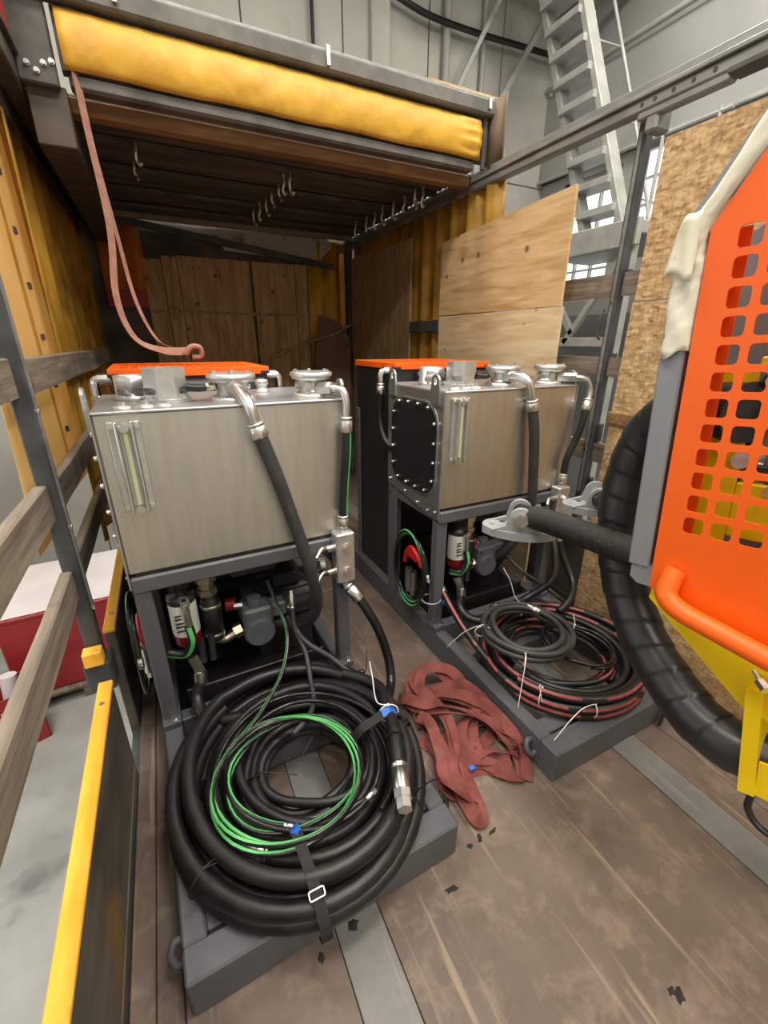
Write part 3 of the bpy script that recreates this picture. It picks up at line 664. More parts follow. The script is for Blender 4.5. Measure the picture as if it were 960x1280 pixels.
solid(MB().add(vs, [(2*u, 2*u+2, 2*u+3, 2*u+1) for u in range(12)], True).build('yellow_cloth', TARPY, wf), .004, 0)
MB().box(2.02, 2.09, 5.05, 5.13, 0, 2.62, .006).build('corner_post', RAILD, wf)
MB().box(1.94, 2.0, 5.06, 5.1, 1.0, 2.5, .006).build('yellow_post', YCAP, wf)
MB().prism([(.75, 2.44), (1.72, 2.40), (1.9, 2.58), (1.8, 2.64), (.7, 2.62)], 0, .012, MX(((1, 0, 0, 0), (0, 0, 1, 5.12), (0, 1, 0, 0), (0, 0, 0, 1)))).build('bright_gap_board', PALEB, wf)  # pale board added in place of the light showing through the roof gap
MB().bar((-.2, 5.1, 2.62), (1.9, 5.1, 2.36), .02, .06).build('dark_strut', RAILD, wf)
tag(MB().prism([(1.52, 1.0), (2.0, 1.0), (2.02, 1.62), (1.9, 1.8), (1.66, 1.88)], 0, .02, MX(((1, 0, 0, 0), (0, 0, 1, 4.98), (0, 1, 0, 0), (0, 0, 0, 1)))).build('hardboard_piece', CARD), 'brown hardboard offcut with slanted top leaning in the front corner', 'board')
tag(MB().tube(smooth([(1.1, 4.95, 1.45), (1.5, 4.94, 1.6), (1.8, 4.94, 1.68), (2.0, 4.94, 1.78)], 5), .016, 8).build('rope', PLYB), 'old brown rope stretched across the front corner over the hardboard', 'rope')
# pink strap hanging from the roof
P = smooth([(-.13, 2.80, 2.70), (-.125, 2.78, 2.5), (-.11, 2.72, 2.1), (-.135, 2.62, 1.8), (-.09, 2.52, 1.62), (.02, 2.46, 1.56), (.13, 2.44, 1.555)], 8)
P2 = smooth([(-.125, 2.81, 2.5), (-.09, 2.8, 2.1), (-.06, 2.74, 1.8), (.0, 2.6, 1.62), (.07, 2.5, 1.57), (.14, 2.45, 1.56)], 8)
t = thing('lashing_strap', 'pale pink lashing strap hanging in a loop from the roof to the orange lid', 'strap')
MB().ribbon(P, .038, .003, (.75, -.65, .2)).build('strap_run', STRAPP, t)
MB().ribbon(P2, .024, .003, (.75, -.65, .2)).build('strap_run', STRAPP, t)
MB().tube(smooth([(.12, 2.43, 1.54), (.15, 2.43, 1.575), (.19, 2.44, 1.57), (.19, 2.45, 1.53), (.15, 2.45, 1.528)], 5), .013, 8).build('knot', STRAPP, t)

# ================================================================== HYDRAULIC POWER UNITS
W = .824; HS = .144; TY = .866; TD = .53; ZB = .84; ZT = 1.393; YL = 2.02
def ferrule(mb, p0, p1, r):
    """crimped hose end: collar, crimp sleeve and rim between two points"""
    p0, p1 = V(p0), V(p1); d = p1 - p0; L = d.length
    return mb.lathe(p0, d, [(r*.85, 0), (r*1.1, L*.02), (r*1.1, L*.16), (r*.92, L*.2), (r*1.12, L*.26), (r*1.12, L*.9), (r*1.02, L)], 18)
def nut(mb, p0, p1, r): return mb.cyl(p0, p1, r, 6, sm=False)
def hose(parent, name, P, r, m, stripe=None, k=7, n=12, close=False):
    Q = smooth(P, k); o = MB().tube(Q, r, n).build(name, m, parent)
    if stripe: MB().stripe(Q, r, stripe[1], stripe[2] if len(stripe) > 2 else .5, .0007, stripe[3] if len(stripe) > 3 else None).build('stripe', stripe[0], o)
    return o
def rrect(cx, cy, hx, hy, r, k=6):
    out = []
    for sx, sy, a0 in ((1, 1, 0), (-1, 1, PI/2), (-1, -1, PI), (1, -1, 1.5*PI)):
        for i in range(k+1):
            a = a0 + PI/2*i/k; out.append((cx + sx*(hx-r) + r*math.cos(a), cy + sy*(hy-r) + r*math.sin(a)))
    return out
YZ = lambda x: MX(((0, 0, 1, x), (1, 0, 0, 0), (0, 1, 0, 0), (0, 0, 0, 1)))    # (a,b,t) -> x+t, y=a, z=b
def flange_head(parent, x, y, z, r, lab):
    """round tank-top filter head: base flange, waisted casting with windows, bolted cover"""
    h = MB().lathe((x, y, z), (0, 0, 1), [(r*.98, 0), (r*.98, .012), (r*.72, .014), (r*.62, .03), (r*.66, .06), (r*.95, .068), (r*.95, .078)], 28).build('filter_head', ALU, parent)
    h['label'] = lab
    MB().lathe((x, y, z+.078), (0, 0, 1), [(r*1.02, 0), (r*1.02, .012), (r*.9, .016), (r*.5, .017)], 28).build('cover_disc', ALU, h)
    for i in range(6):
        a = i*PI/3+.3
        bolt(MB(), (x+math.cos(a)*r*.84, y+math.sin(a)*r*.84, z+.092), (0, 0, 1), .007, .008).build('bolt', ZINC, h)
    for i in range(6):
        a = i*PI/3; bolt(MB(), (x+math.cos(a)*r*.84, y+math.sin(a)*r*.84, z+.012), (0, 0, 1), .006, .006).build('bolt', ZINC, h)
    for a in (.3, 1.5, 2.8, 4.2, 5.2):
        MB().cyl((x+math.cos(a)*r*.5, y+math.sin(a)*r*.5, z+.045), (x+math.cos(a)*r*.8, y+math.sin(a)*r*.8, z+.045), .013, 12).build('port_boss', ALU, h)
    return h
def bell(parent, x, y, z, r, h, n, windows):
    """bell housing casting with oval windows near its foot"""
    ph = PI/n
    b = MB().lathe((x, y, z), (0, 0, 1), [(r*1.12, 0), (r*1.12, .012), (r, .014), (r, h), (r*.82, h), (r*.8, h*.6)], n, n > 12, ph).build('bell_housing', ALU, parent)
    cuts = []
    for a in windows:
        c = V((x+math.cos(a)*r*.55, y+math.sin(a)*r*.55, z+h*.34)); sd = V((-math.sin(a), math.cos(a), 0)); dv = V((math.cos(a), math.sin(a), 0))
        oval = [(.015*math.copysign(1, math.cos(q)) + .012*math.cos(q), .012*math.sin(q)) for q in [2*PI*(k+.5)/20 for k in range(20)]]
        cuts.append(MB().prism(oval, 0, r*.7, MX(((sd.x, 0, dv.x, c.x), (sd.y, 0, dv.y, c.y), (0, 1, 0, c.z), (0, 0, 0, 1)))))
    cut(b, cuts)
    for i in range(4):
        a = i*PI/2+PI/4; bolt(MB(), (x+math.cos(a)*r*1.02, y+math.sin(a)*r*1.02, z+.012), (0, 0, 1), .008, .008).build('bolt', ZINC, b)
    return b

def power_unit(loc, rz, lab, kind):
    t = thing('hydraulic_power_unit', lab, 'power unit', (loc[0], loc[1], 0), rz, 'hydraulic power units on the truck deck')
    left = kind == 'L'
    # ---- skid frame
    MB().box(0, W, 0, .085, 0, HS, .006).build('front_beam', GREY, t)
    MB().box(0, .062, .085, YL, 0, HS, .006).build('side_beam', GREY, t)
    MB().box(W-.062, W, .085, YL, 0, HS, .006).build('side_beam', GREY, t)
    MB().box(.062, W-.062, .1, .17, .05, HS-.012, .004).build('inner_angle', GREY, t)
    MB().box(.062, W-.062, .58, .64, .02, HS-.03, .004).build('cross_beam', GREY, t)
    MB().box(.062, W-.062, TY+.005, TY+.065, 0, HS-.002, .005).build('cross_beam', GREY, t)
    MB().box(.062, W-.062, YL-.06, YL, 0, HS, .005).build('cross_beam', GREY, t)
    MB().box(.064, W-.064, TY+.07, YL-.065, .06, .075).build('drip_tray', BLACKP, t)
    MB().box(.1, W-.1, TY+.1, TY+.12, .075, .2, .004).build('tray_upstand', BLACKP, t)
    for sx, xx in ((-1, 0), (1, W)):
        MB().tube(smooth([(xx, .1, .06), (xx+sx*.02, .1, .057), (xx+sx*.032, .115, .078), (xx+sx*.02, .13, .1), (xx, .13, .1)], 5), .011, 8).build('tie_down_eye', GREY if sx < 0 else BLACKP, t)
    # ---- posts and tank cradle
    for xx in (.0, W-.058):
        p = MB().box(xx, xx+.058, TY, TY+.058, HS, .79, .006).build('post', GREY, t)
        MB().box(xx-.004, xx+.062, TY-.03, TY+.06, HS, HS+.03, .004).build('foot_plate', GREY, p)
        bolt(MB(), (xx+.038, TY-.014, HS+.03), (0, 0, 1), .012, .012).build('bolt', ZINC, p)
        MB().box(xx, xx+.058, TY+TD-.06, TY+TD, HS, .79, .006).build('post', GREY, t)
    MB().box(.0, W, TY-.008, TY+.055, .765, .828, .007).build('cradle_beam', GREY, t)
    MB().box(.0, W, TY+TD-.055, TY+TD, .765, .828, .007).build('cradle_beam', GREY, t)
    for xx in (.0, W-.06): MB().box(xx, xx+.06, TY+.055, TY+TD-.055, .765, .828, .006).build('cradle_beam', GREY, t)
    MB().prism([(W-.01, .79), (W-.14, .79), (W-.01, .62)], 0, .008, MX(((1, 0, 0, 0), (0, 0, 1, TY+.03), (0, 1, 0, 0), (0, 0, 0, 1)))).build('gusset', GREY, t)
    MB().box(.02, W-.02, TY+.004, TY+.05, .828, ZB+.002).build('black_strip', BLACKP, t)  # thin black strip filling the line between cradle and tank
    # ---- tank
    tk = MB().box(.0, W, TY, TY+TD, ZB, ZT, .006).build('tank', STEEL, t)
    MB().box(.0, W, TY-.004, TY+TD+.004, ZT-.004, ZT+.006, .003).build('tank_top', STEEL2, tk)
    for sx, xx in ((-1, 0), (1, W)):
        mp = YZ(xx - (.006 if sx < 0 else 0))
        poly = [(TY-.004, ZB-.055), (TY+.09, ZB-.055), (TY+TD*.62, ZB-.02), (TY+TD, ZB), (TY+TD, ZT), (TY-.004, ZT)]
        ep = MB().prism(poly, 0, .006, mp).build('end_plate', STEEL2, t)
        cv = MB().prism(rrect(TY+TD*.49, 1.112, .218, .225, .11), 0, .006, YZ(xx + (-.0125 if sx < 0 else .0065))).build('inspection_cover', BLACKP, t)
        rim = rrect(TY+TD*.49, 1.112, .228, .235, .118); rin = rrect(TY+TD*.49, 1.112, .2185, .2255, .11)
        MB().ringplate(rim, rin, 0, .003, YZ(xx + (-.009 if sx < 0 else .006))).build('gasket', ALU, ep)
        loop = [V((p[0], p[1])) for p in rrect(TY+TD*.49, 1.112, .203, .21, .1, 8)]; loop.append(loop[0]); seg = [(q-p).length for p, q in zip(loop, loop[1:])]; tot = sum(seg); pts = []
        for i in range(16):
            d = tot*(i+.35)/16; k = 0
            while d > seg[k]: d -= seg[k]; k += 1
            q = loop[k].lerp(loop[k+1], d/seg[k]); pts.append((q.x, q.y))
        for py, pz in pts: bolt(MB(), (xx + sx*.0125, py, pz), (sx, 0, 0), .008, .009).build('bolt', ZINC, cv)
        for py, pz in ((TY+.03, ZB-.02), (TY+.1, ZB-.032), (TY+.2, ZB-.02), (TY+.33, ZB+.004), (TY+.5, ZB+.03)):
            bolt(MB(), (xx + sx*.006, py, pz), (sx, 0, 0), .006, .006).build('bolt', ZINC, ep)
        for yy in (TY+.06, TY+TD-.06):      # lifting lugs
            out = [(yy-.034, ZT-.055), (yy-.036, ZT+.012)] + [(yy + .03*math.cos(a), ZT+.045 + .03*math.sin(a)) for a in [PI - PI*i/9 for i in range(10)]] + [(yy+.036, ZT+.012), (yy+.034, ZT-.055)]
            inn = [(yy + .012*math.cos(a), ZT+.045+.017*math.sin(a)) for a in [1.35*PI - 1.7*PI*i/13 for i in range(14)]]
            MB().ringplate(out, inn, 0, .01, YZ(xx + (-.017 if sx < 0 else .007))).build('lifting_lug', STEEL2, t)
    # sight gauge
    g = MB().box(.036, .056, TY-.014, TY, 1.075, 1.368, .002).box(.108, .127, TY-.014, TY, 1.075, 1.368, .002).build('sight_gauge', ALU, t)
    MB().box(.056, .064, TY-.034, TY, 1.072, 1.37, .002).build('gauge_rail', ZINC, g); MB().box(.1, .108, TY-.034, TY, 1.072, 1.37, .002).build('gauge_rail', ZINC, g)
    MB().box(.066, .098, TY-.006, TY-.001, 1.09, 1.355, .001).build('gauge_back', WHITEL, g)
    MB().cyl((.082, TY-.017, 1.1), (.082, TY-.017, 1.345), .009, 12).build('gauge_tube', GLASS, g)
    for zz in (1.085, 1.35): MB().cyl((.082, TY-.03, zz), (.082, TY, zz), .013, 12).build('gauge_plug', ZINC, g)
    for zz in (1.09, 1.355):
        for xx in (.046, .118): bolt(MB(), (xx, TY-.014, zz), (0, -1, 0), .006, .006).build('bolt', ZINC, g)
    # tank-top fittings
    zt = ZT + .006
    bell(t, .125, TY+.31, zt, .062, .085, 20, (-2.3, -1.2, -.3))
    bell(t, .225, TY+.2, zt, .074, .115, 8, (-2.45, -.6))
    for xx in (.085, .15, .205):
        c = MB().lathe((xx, TY+.05, zt), (0, 0, 1), [(.03, 0), (.03, .006), (.02, .01), (.014, .012)], 20).build('filler_plug', ALU, t)
        MB().cyl((xx, TY+.05, zt+.012), (xx, TY+.05, zt+.022), .011, 6).build('hex_head', ALU, c)
    flange_head(t, .445, TY+.15, zt, .085, 'round return filter head with bolted cover in the middle of the tank top')
    flange_head(t, .745, TY+.13, zt, .08, 'round filter head with bolted cover near the tank end')
    hose(t, 'sensor_cable', [(.29, TY+.16, zt+.05), (.33, TY+.15, zt+.045), (.375, TY+.15, zt+.05)], .013, RUB)
    MB().cyl((.355, TY+.15, zt+.048), (.385, TY+.15, zt+.05), .015, 6).build('sensor_nut', BRASS, tk)
    MB().lathe((.60, TY+.35, zt), (0, 0, 1), [(.03, 0), (.03, .012), (.022, .014), (.022, .03), (.027, .032), (.027, .05), (.01, .055)], 18).build('breather', ALU, tk)
    # ---- suction hose from the middle filter head
    if left:
        A = [(.44, TY+.1, 1.447), (.448, TY+.035, 1.44), (.462, TY-.036, 1.398), (.474, TY-.046, 1.34)]
        F = [(.474, TY-.046, 1.34), (.488, TY-.048, 1.288)]
        H = [(.486, TY-.048, 1.295), (.526, TY-.056, 1.16), (.565, TY-.056, 1.013), (.607, TY-.066, .84), (.641, TY-.066, .685), (.662, TY-.02, .53), (.648, TY+.06, .41), (.58, TY+.13, .36), (.5, TY+.2, .37)]
        A2 = [(.76, TY+.08, 1.43), (.79, TY+.01, 1.435), (.815, TY-.02, 1.428), (.821, TY-.034, 1.385), (.82, TY-.036, 1.335)]
        F2 = [(.82, TY-.036, 1.335), (.819, TY-.036, 1.276)]
        H2 = [(.819, TY-.036, 1.28), (.814, TY-.04, 1.2), (.805, TY-.038, 1.1), (.797, TY-.036, 1.0), (.794, TY-.036, .93)]
    else:
        A = [(.43, TY+.1, 1.447), (.44, TY+.03, 1.45), (.46, TY-.02, 1.425), (.476, TY-.034, 1.365), (.482, TY-.036, 1.34)]
        F = [(.482, TY-.036, 1.345), (.494, TY-.036, 1.292)]
        H = [(.492, TY-.036, 1.3), (.51, TY-.046, 1.2), (.524, TY-.048, 1.105), (.54, TY-.05, .97), (.553, TY-.05, .843), (.56, TY-.03, .7), (.55, TY+.03, .55), (.5, TY+.12, .42), (.45, TY+.2, .37)]
        A2 = [(.76, TY+.08, 1.43), (.82, TY+.01, 1.432), (.866, TY-.02, 1.42), (.884, TY-.034, 1.365), (.872, TY-.04, 1.32)]
        F2 = [(.874, TY-.04, 1.33), (.86, TY-.045, 1.272)]
        H2 = [(.862, TY-.045, 1.28), (.845, TY-.05, 1.2), (.819, TY-.042, 1.1), (.79, TY-.036, 1.02), (.783, TY-.036, .93)]
    e = MB().tube(smooth(A, 6), .021, 14).build('elbow', ZINC, t); nut(MB(), A[0], tuple(V(A[0])*.55+V(A[1])*.45), .034).build('elbow_nut', ZINC, e)
    ferrule(MB(), F[0], F[1], .028).build('ferrule', ZINC, e)
    hose(t, 'suction_hose', H, .0255, RUBG, k=8, n=16)
    e = MB().tube(smooth(A2, 6), .015, 12).build('elbow', ZINC, t); nut(MB(), A2[0], A2[1], .026).build('elbow_nut', ZINC, e)
    ferrule(MB(), F2[0], F2[1], .021).build('ferrule', ZINC, e)
    h2 = hose(t, 'return_hose', H2, .0185, RUB, (GREEN, (.55, -.8, 0), .3), k=8, n=14)
    xe = H2[-1][0]
    ferrule(MB(), (xe, TY-.036, .935), (xe, TY-.036, .885), .021).build('ferrule', ZINC, h2); nut(MB(), (xe, TY-.036, .888), (xe, TY-.036, .86), .022).build('coupling_nut', ZINC, h2)
    # ---- ball valve block on the post
    vx = xe - .01
    v = MB().box(vx-.038, vx+.045, TY-.07, TY-.006, .635, .865, .006).build('valve_block', ALU, t)
    for zz in (.69, .8):
        bolt(MB(), (vx+.008, TY-.07, zz), (0, -1, 0), .016, .012).build('bolt', ZINC, v)
        hd = MB().cyl((vx-.036, TY-.04, zz), (vx-.075, TY-.045, zz), .016, 12).build('spindle', ZINC, v)
        MB().tube(smooth([(vx-.07, TY-.045, zz+.004), (vx-.1, TY-.06, zz+.012), (vx-.13, TY-.08, zz-.012)], 5), .009, 8).build('valve_lever', ZINC, v)
    MB().bar((vx-.12, TY-.07, .75), (vx-.09, TY-.05, .75), .02, .04).build('lever_link', ZINC, v)
    nut(MB(), (vx+.0, TY-.04, .64), (vx+.012, TY-.045, .6), .022).build('lower_nut', ZINC, v)
    if left:
        ferrule(MB(), (vx+.012, TY-.045, .61), (vx+.055, TY-.085, .545), .025).build('ferrule', ZINC, v)
        hose(t, 'outlet_hose', [(vx+.05, TY-.08, .552), (.865, TY-.115, .49), (.905, TY-.146, .387), (.934, TY-.18, .25), (.915, TY-.24, .17), (.84, TY-.33, .17), (.74, TY-.4, .19)], .021, RUBS, k=8, n=14)
    else:
        ferrule(MB(), (vx+.012, TY-.045, .61), (vx+.02, TY-.07, .54), .022).build('ferrule', ZINC, v)
        hose(t, 'outlet_hose', [(vx+.02, TY-.07, .545), (.81, TY-.1, .46), (.8, TY-.2, .34), (.7, TY-.28, .3), (.6, TY-.3, .26)], .019, RUB, k=8, n=14)
    # ---- pump, motor and filters under the tank
    m = MB().lathe((.78, TY+.4, .34), (-1, 0, 0), [(.1, 0), (.13, .015), (.135, .05), (.135, .3), (.12, .32), (.12, .36), (.07, .365)], 28).build('electric_motor', DARKP, t)
    for i in range(22):
        a = 2*PI*i/22
        MB().bar((.74, TY+.4+math.cos(a)*.14, .34+math.sin(a)*.14), (.5, TY+.4+math.cos(a)*.14, .34+math.sin(a)*.14), .006, .022, (0, math.cos(a), math.sin(a))).build('cooling_fin', DARKP, m)
    MB().box(.56, .7, TY+.3, TY+.5, .47, .54, .01).build('terminal_box', DARKP, m)
    MB().box(.46, .74, TY+.32, TY+.48, .075, .21, .006).build('motor_foot', DARKP, m)
    pm = MB().box(.37, .5, TY+.11, TY+.22, .4, .5, .012).build('pump', PUMPG, t)
    MB().lathe((.435, TY+.1, .38), (0, 1, 0), [(.062, 0), (.07, .01), (.07, .06), (.06, .07), (.06, .25)], 24).build('pump_body', PUMPG, pm)
    MB().box(.49, .565, TY+.12, TY+.19, .43, .5, .008).build('control_block', PUMPG, pm)
    MB().cyl((.43, TY+.16, .5), (.43, TY+.16, .54), .03, 16).build('regulator_cap', PUMPG, pm)
    for px, pz in ((.39, .48), (.48, .48), (.39, .42), (.48, .42)): bolt(MB(), (px, TY+.11, pz), (0, -1, 0), .009, .009).build('bolt', PUMPG, pm)
    nut(MB(), (.365, TY+.15, .4), (.33, TY+.15, .39), .032).build('suction_nut', BRASS, pm)
    MB().tube(smooth([(.335, TY+.15, .392), (.29, TY+.145, .375), (.255, TY+.14, .39)], 5), .02, 12).build('suction_elbow', BRASS, pm)
    MB().cyl((.565, TY+.15, .45), (.6, TY+.15, .44), .018, 6).build('outlet_nut', BRASS, pm)
    fx = .145 if left else .2
    f1 = MB().lathe((fx, TY+.1, .50), (0, 0, 1), [(.02, -.06), (.045, -.055), (.05, -.04), (.05, .0)], 24).build('filter_canister', DRED, t)
    MB().lathe((fx, TY+.1, .50), (0, 0, 1), [(.052, 0), (.052, .135), (.05, .14)], 24).build('label_sleeve', WHITEL, f1)
    MB().lathe((fx, TY+.1, .64), (0, 0, 1), [(.05, 0), (.053, .005), (.053, .03), (.025, .035), (.025, .06), (.04, .062), (.04, .12)], 20).build('filter_cap', DARKP, f1)
    MB().cyl((fx+.01, TY+.045, .66), (fx+.01, TY+.02, .66), .018, 14).build('indicator', ZINC, f1)
    MB().cyl((fx+.01, TY+.03, .66), (fx+.012, TY+.03, .56), .013, 10).build('indicator_stem', ZINC, f1)
    for zz in (.53, .55, .565, .585, .6):
        MB().box(fx-.035, fx-.01 + .02*((zz*1000) % 3)/3, TY+.0475, TY+.052, zz, zz+.005).build('print_line', DARKP, f1)
    f2 = MB().lathe((fx+.1, TY+.14, .62), (0, 0, 1), [(.03, 0), (.04, .003), (.04, .03), (.03, .032), (.03, .06), (.042, .062), (.042, .1), (.02, .11)], 6, False).build('shutoff_valve', BRASS, t)
    MB().lathe((fx+.105, TY+.14, .40), (0, 0, 1), [(.035, 0), (.04, .005), (.04, .19), (.034, .195), (.03, .22)], 20).build('hose_stub', RUB, f2)
    for zz in (.42, .56): MB().lathe((fx+.105, TY+.14, zz), (0, 0, 1), [(.041, 0), (.0425, .002), (.0425, .014), (.041, .016)], 20).build('hose_clamp', ZINC, f2)
    MB().cyl((fx+.17, TY+.2, .51), (fx+.21, TY+.19, .51), .03, 16).build('red_fitting', DRED, f2)
    MB().cyl((fx+.2, TY+.17, .51), (fx+.235, TY+.16, .51), .014, 6).build('plug', ZINC, f2)
    hose(t, 'filter_hose', [(fx+.01, TY+.03, .56), (fx+.012, TY+.02, .5), (fx-.02, TY+.03, .44), (fx-.08, TY+.05, .45)], .017, RUBS, (GREEN, (0, -.9, -.5), .5))
    f3 = MB().cyl((fx+.0, TY+.08, .38), (fx+.02, TY+.06, .31), .022, 6).build('quick_coupling', ZINC, t)
    MB().cyl((fx+.02, TY+.06, .31), (fx+.015, TY+.045, .26), .026, 14).build('coupling_sleeve', ZINC, f3)
    for dx in (.045, .085):
        MB().cyl((fx+dx, TY+.1, .45), (fx+dx-.005, TY+.09, .33), .014, 10).build('pipe_stub', DARKP, f3)
    hose(t, 'drain_hose', [(fx+.015, TY+.045, .27), (fx-.01, TY+.02, .22), (fx-.0, TY-.05, .19), (fx+.06, TY-.12, .19), (fx+.14, TY-.15, .2)], .024, RUB, n=14)
    mf = MB().box(.36, .56, TY+.25, TY+.38, .6, .72, .01).build('manifold', DARKP, t)
    for px in (.39, .44, .49, .54): MB().cyl((px, TY+.25, .66), (px, TY+.2, .66), .017, 12).build('cartridge_valve', DARKP, mf)
    for px in (.4, .5): MB().cyl((px, TY+.31, .72), (px, TY+.31, .77), .02, 6).build('manifold_plug', ZINC, mf)
    hose(t, 'loose_hose', [(.62, TY+.08, .66), (.66, TY+.02, .64), (.72, TY+.02, .66)], .016, RUB)
    hose(t, 'pilot_hose', [(.56, TY+.1, .43), (.6, TY-.02, .36), (.7, TY-.1, .28), (.78, TY-.2, .2)], .012, RUBG)
    # ---- oil cooler cabinet with orange grille lid
    y0, y1 = TY+TD+.02, 1.94; cx0, cx1 = .045, .675
    cbm = MB().box(cx0+.008, cx1-.008, y0, y0+.008, .45, 1.47, .001).box(cx0+.008, cx1-.008, y1-.008, y1, HS, 1.47, .001)
    for xa in (cx0, cx1-.008):          # side sheets with two columns of open slots
        for ya_, yb_ in ((y0, y0+.128), (y0+.152, y0+.188), (y0+.212, y1)): cbm.box(xa, xa+.008, ya_, yb_, HS, 1.47)
        for ya_, yb_ in ((y0+.128, y0+.152), (y0+.188, y0+.212)):
            for za, zb in ((HS, 1.225), (1.305, 1.335), (1.415, 1.47)): cbm.box(xa, xa+.008, ya_, yb_, za, zb)
    cb = cbm.build('cooler_cabinet', BLACKP, t)
    for yy in (y0+.0, y1-.05):
        cp = MB().box(cx0-.012, cx0, yy+.0, yy+.05, HS, 1.2, .004).build('corner_angle', GREY, t)
        for zz in (.25, .45, .65, .85, 1.05): MB().cyl((cx0-.012, yy+.025, zz), (cx0-.016, yy+.025, zz), .006, 8).build('rivet', ZINC, cp)
    lid = perf([.09+.04*i for i in range(14)], [y0+.05+.04*j for j in range(11)], .04, .03, .006, (cx0-.005, cx1+.005, y0-.005, y1+.005)).build('grille_lid', ORANGE, cb)
    lid.location = (0, 0, 1.492); solid(lid, .004)
    q = MB().box(cx0-.008, cx1+.008, y0-.01, y0-.004, 1.462, 1.494, .001).build('lid_lip', ORANGE, cb)
    MB().box(cx0-.008, cx1+.008, y1+.004, y1+.01, 1.462, 1.494, .001).build('lid_lip', ORANGE, cb)
    for xx in (cx0-.008, cx1+.002): MB().box(xx, xx+.006, y0-.004, y1+.004, 1.462, 1.494, .001).build('lid_lip', ORANGE, cb)
    for xx in (cx0-.01, cx1-.03): MB().box(xx, xx+.04, y0-.013, y0+.03, 1.462, 1.476, .002).build('corner_cap', BLACKP, cb)
    fan = MB().lathe((.36, y0+.2, 1.36), (0, 0, 1), [(.06, 0), (.06, .06), (.02, .065)], 20).build('fan_hub', BLACKP, t)
    for i in range(7):
        a = 2*PI*i/7; MB().bar((.36+math.cos(a)*.055, y0+.26+math.sin(a)*.055-.06, 1.39), (.36+math.cos(a)*.24, y0+.2+math.sin(a)*.24, 1.39), .09, .004, (math.sin(a)*.4, -math.cos(a)*.4, .9)).build('fan_blade', BLACKP, fan)
    MB().box(.06, .66, y0+.02, y0+.4, .9, 1.3).build('radiator_core', DARKP, cb)
    for zz in (1.3, 1.4): MB().cyl((cx0+.12, y0-.02, zz+.02), (cx1-.02, y0-.02, zz+.02), .028, 14).build('header_tube', BLACKP, cb)
    for xx, s in ((cx0-.0, -1), (cx1+.0, 1)):
        el = MB().cyl((xx-s*.02, y0+.05, 1.455), (xx+s*.05, y0+.05, 1.455), .022, 8).build('cooler_elbow', ZINC, t)
        MB().tube(smooth([(xx+s*.04, y0+.05, 1.455), (xx+s*.065, y0+.05, 1.44), (xx+s*.065, y0+.05, 1.37)], 5), .018, 10).build('elbow_pipe', ZINC, el)
        ferrule(MB(), (xx+s*.065, y0+.05, 1.39), (xx+s*.065, y0+.05, 1.33), .022).build('ferrule', ZINC, el)
    hose(t, 'cooler_hose', [(cx0-.065, y0+.05, 1.34), (cx0-.065, y0+.06, 1.2), (cx0-.06, y0+.0, 1.08), (cx0-.02, y0-.1, 1.02), (cx0+.01, y0-.14, .95)] if not left else [(cx0-.065, y0+.05, 1.34), (cx0-.065, y0+.06, 1.2), (cx0-.06, y0+.12, 1.05), (cx0-.03, y0+.2, .95)], .021, RUB)
    hose(t, 'cooler_hose', [(cx1+.065, y0+.05, 1.34), (cx1+.065, y0+.06, 1.1), (cx1+.06, y0+.0, .8), (cx1-.02, y0-.1, .5)], .021, RUB)
    # small brackets hung beneath the tank end
    MB().box(-.006, .002, TY+.42, TY+.46, HS, .84, .003).build('side_strut', GREY, t)
    hd = MB().tube(smooth([(-.01, TY+.12, .47), (-.02, TY+.16, .53), (-.02, TY+.22, .55), (-.015, TY+.27, .5), (-.01, TY+.3, .43)], 5), .014, 8).build('red_lever', REDP, t)
    MB().box(-.03, -.005, TY+.16, TY+.26, .48, .545, .012).build('red_hub', REDP, hd)
    for yy in (TY+.18, TY+.23):
        qc = MB().cyl((-.025, yy, .42), (-.025, yy, .3), .02, 12).build('test_coupling', ZINC, t)
        MB().cyl((-.025, yy, .3), (-.025, yy, .27), .015, 6).build('coupling_tip', ZINC, qc)
    return t
UL = (-.185, .702, .033); UR = (1.116, .769, .012)
pl = power_unit(UL, UL[2], 'stainless tank hydraulic power unit on grey skid beside the yellow edged side board', 'L')
pr_ = power_unit(UR, UR[2], 'stainless tank hydraulic power unit with black inspection cover beside the strand board', 'R')
def loc2w(U, p):
    c, s = math.cos(U[2]), math.sin(U[2]); return V((U[0]+c*p[0]-s*p[1], U[1]+s*p[0]+c*p[1], p[2]))

# ================================================================== HOSE COILS ON THE SKIDS
def coil_path(c, rings, sq=1.0, ph=0, wob=.006, rot=0, extra=0.0, cw=1, n=44):
    """rings = [(radius, z)] one per turn; the hose climbs from ring to ring"""
    out = []; a1, a2 = random.random()*6, random.random()*6
    tot = int((len(rings)+extra)*n)
    for i in range(tot+1):
        tt = i/n; k = min(int(tt), len(rings)-1); f = tt-k
        r0, z0 = rings[k]; r1, z1 = rings[min(k+1, len(rings)-1)]
        s = max(0, min(1, (f-.55)/.45)); s = s*s*(3-2*s)
        r = r0+(r1-r0)*s; z = z0+(z1-z0)*s
        a = ph + cw*2*PI*tt
        r += wob*math.sin(2*a+a1+k*.7) + wob*.6*math.sin(3*a+a2+k*1.9); z += .003*math.sin(3*a+a2+k)
        x, y = r*math.cos(a), r*math.sin(a)*sq
        out.append(V((c[0]+x*math.cos(rot)-y*math.sin(rot), c[1]+x*math.sin(rot)+y*math.cos(rot), z)))
    return out
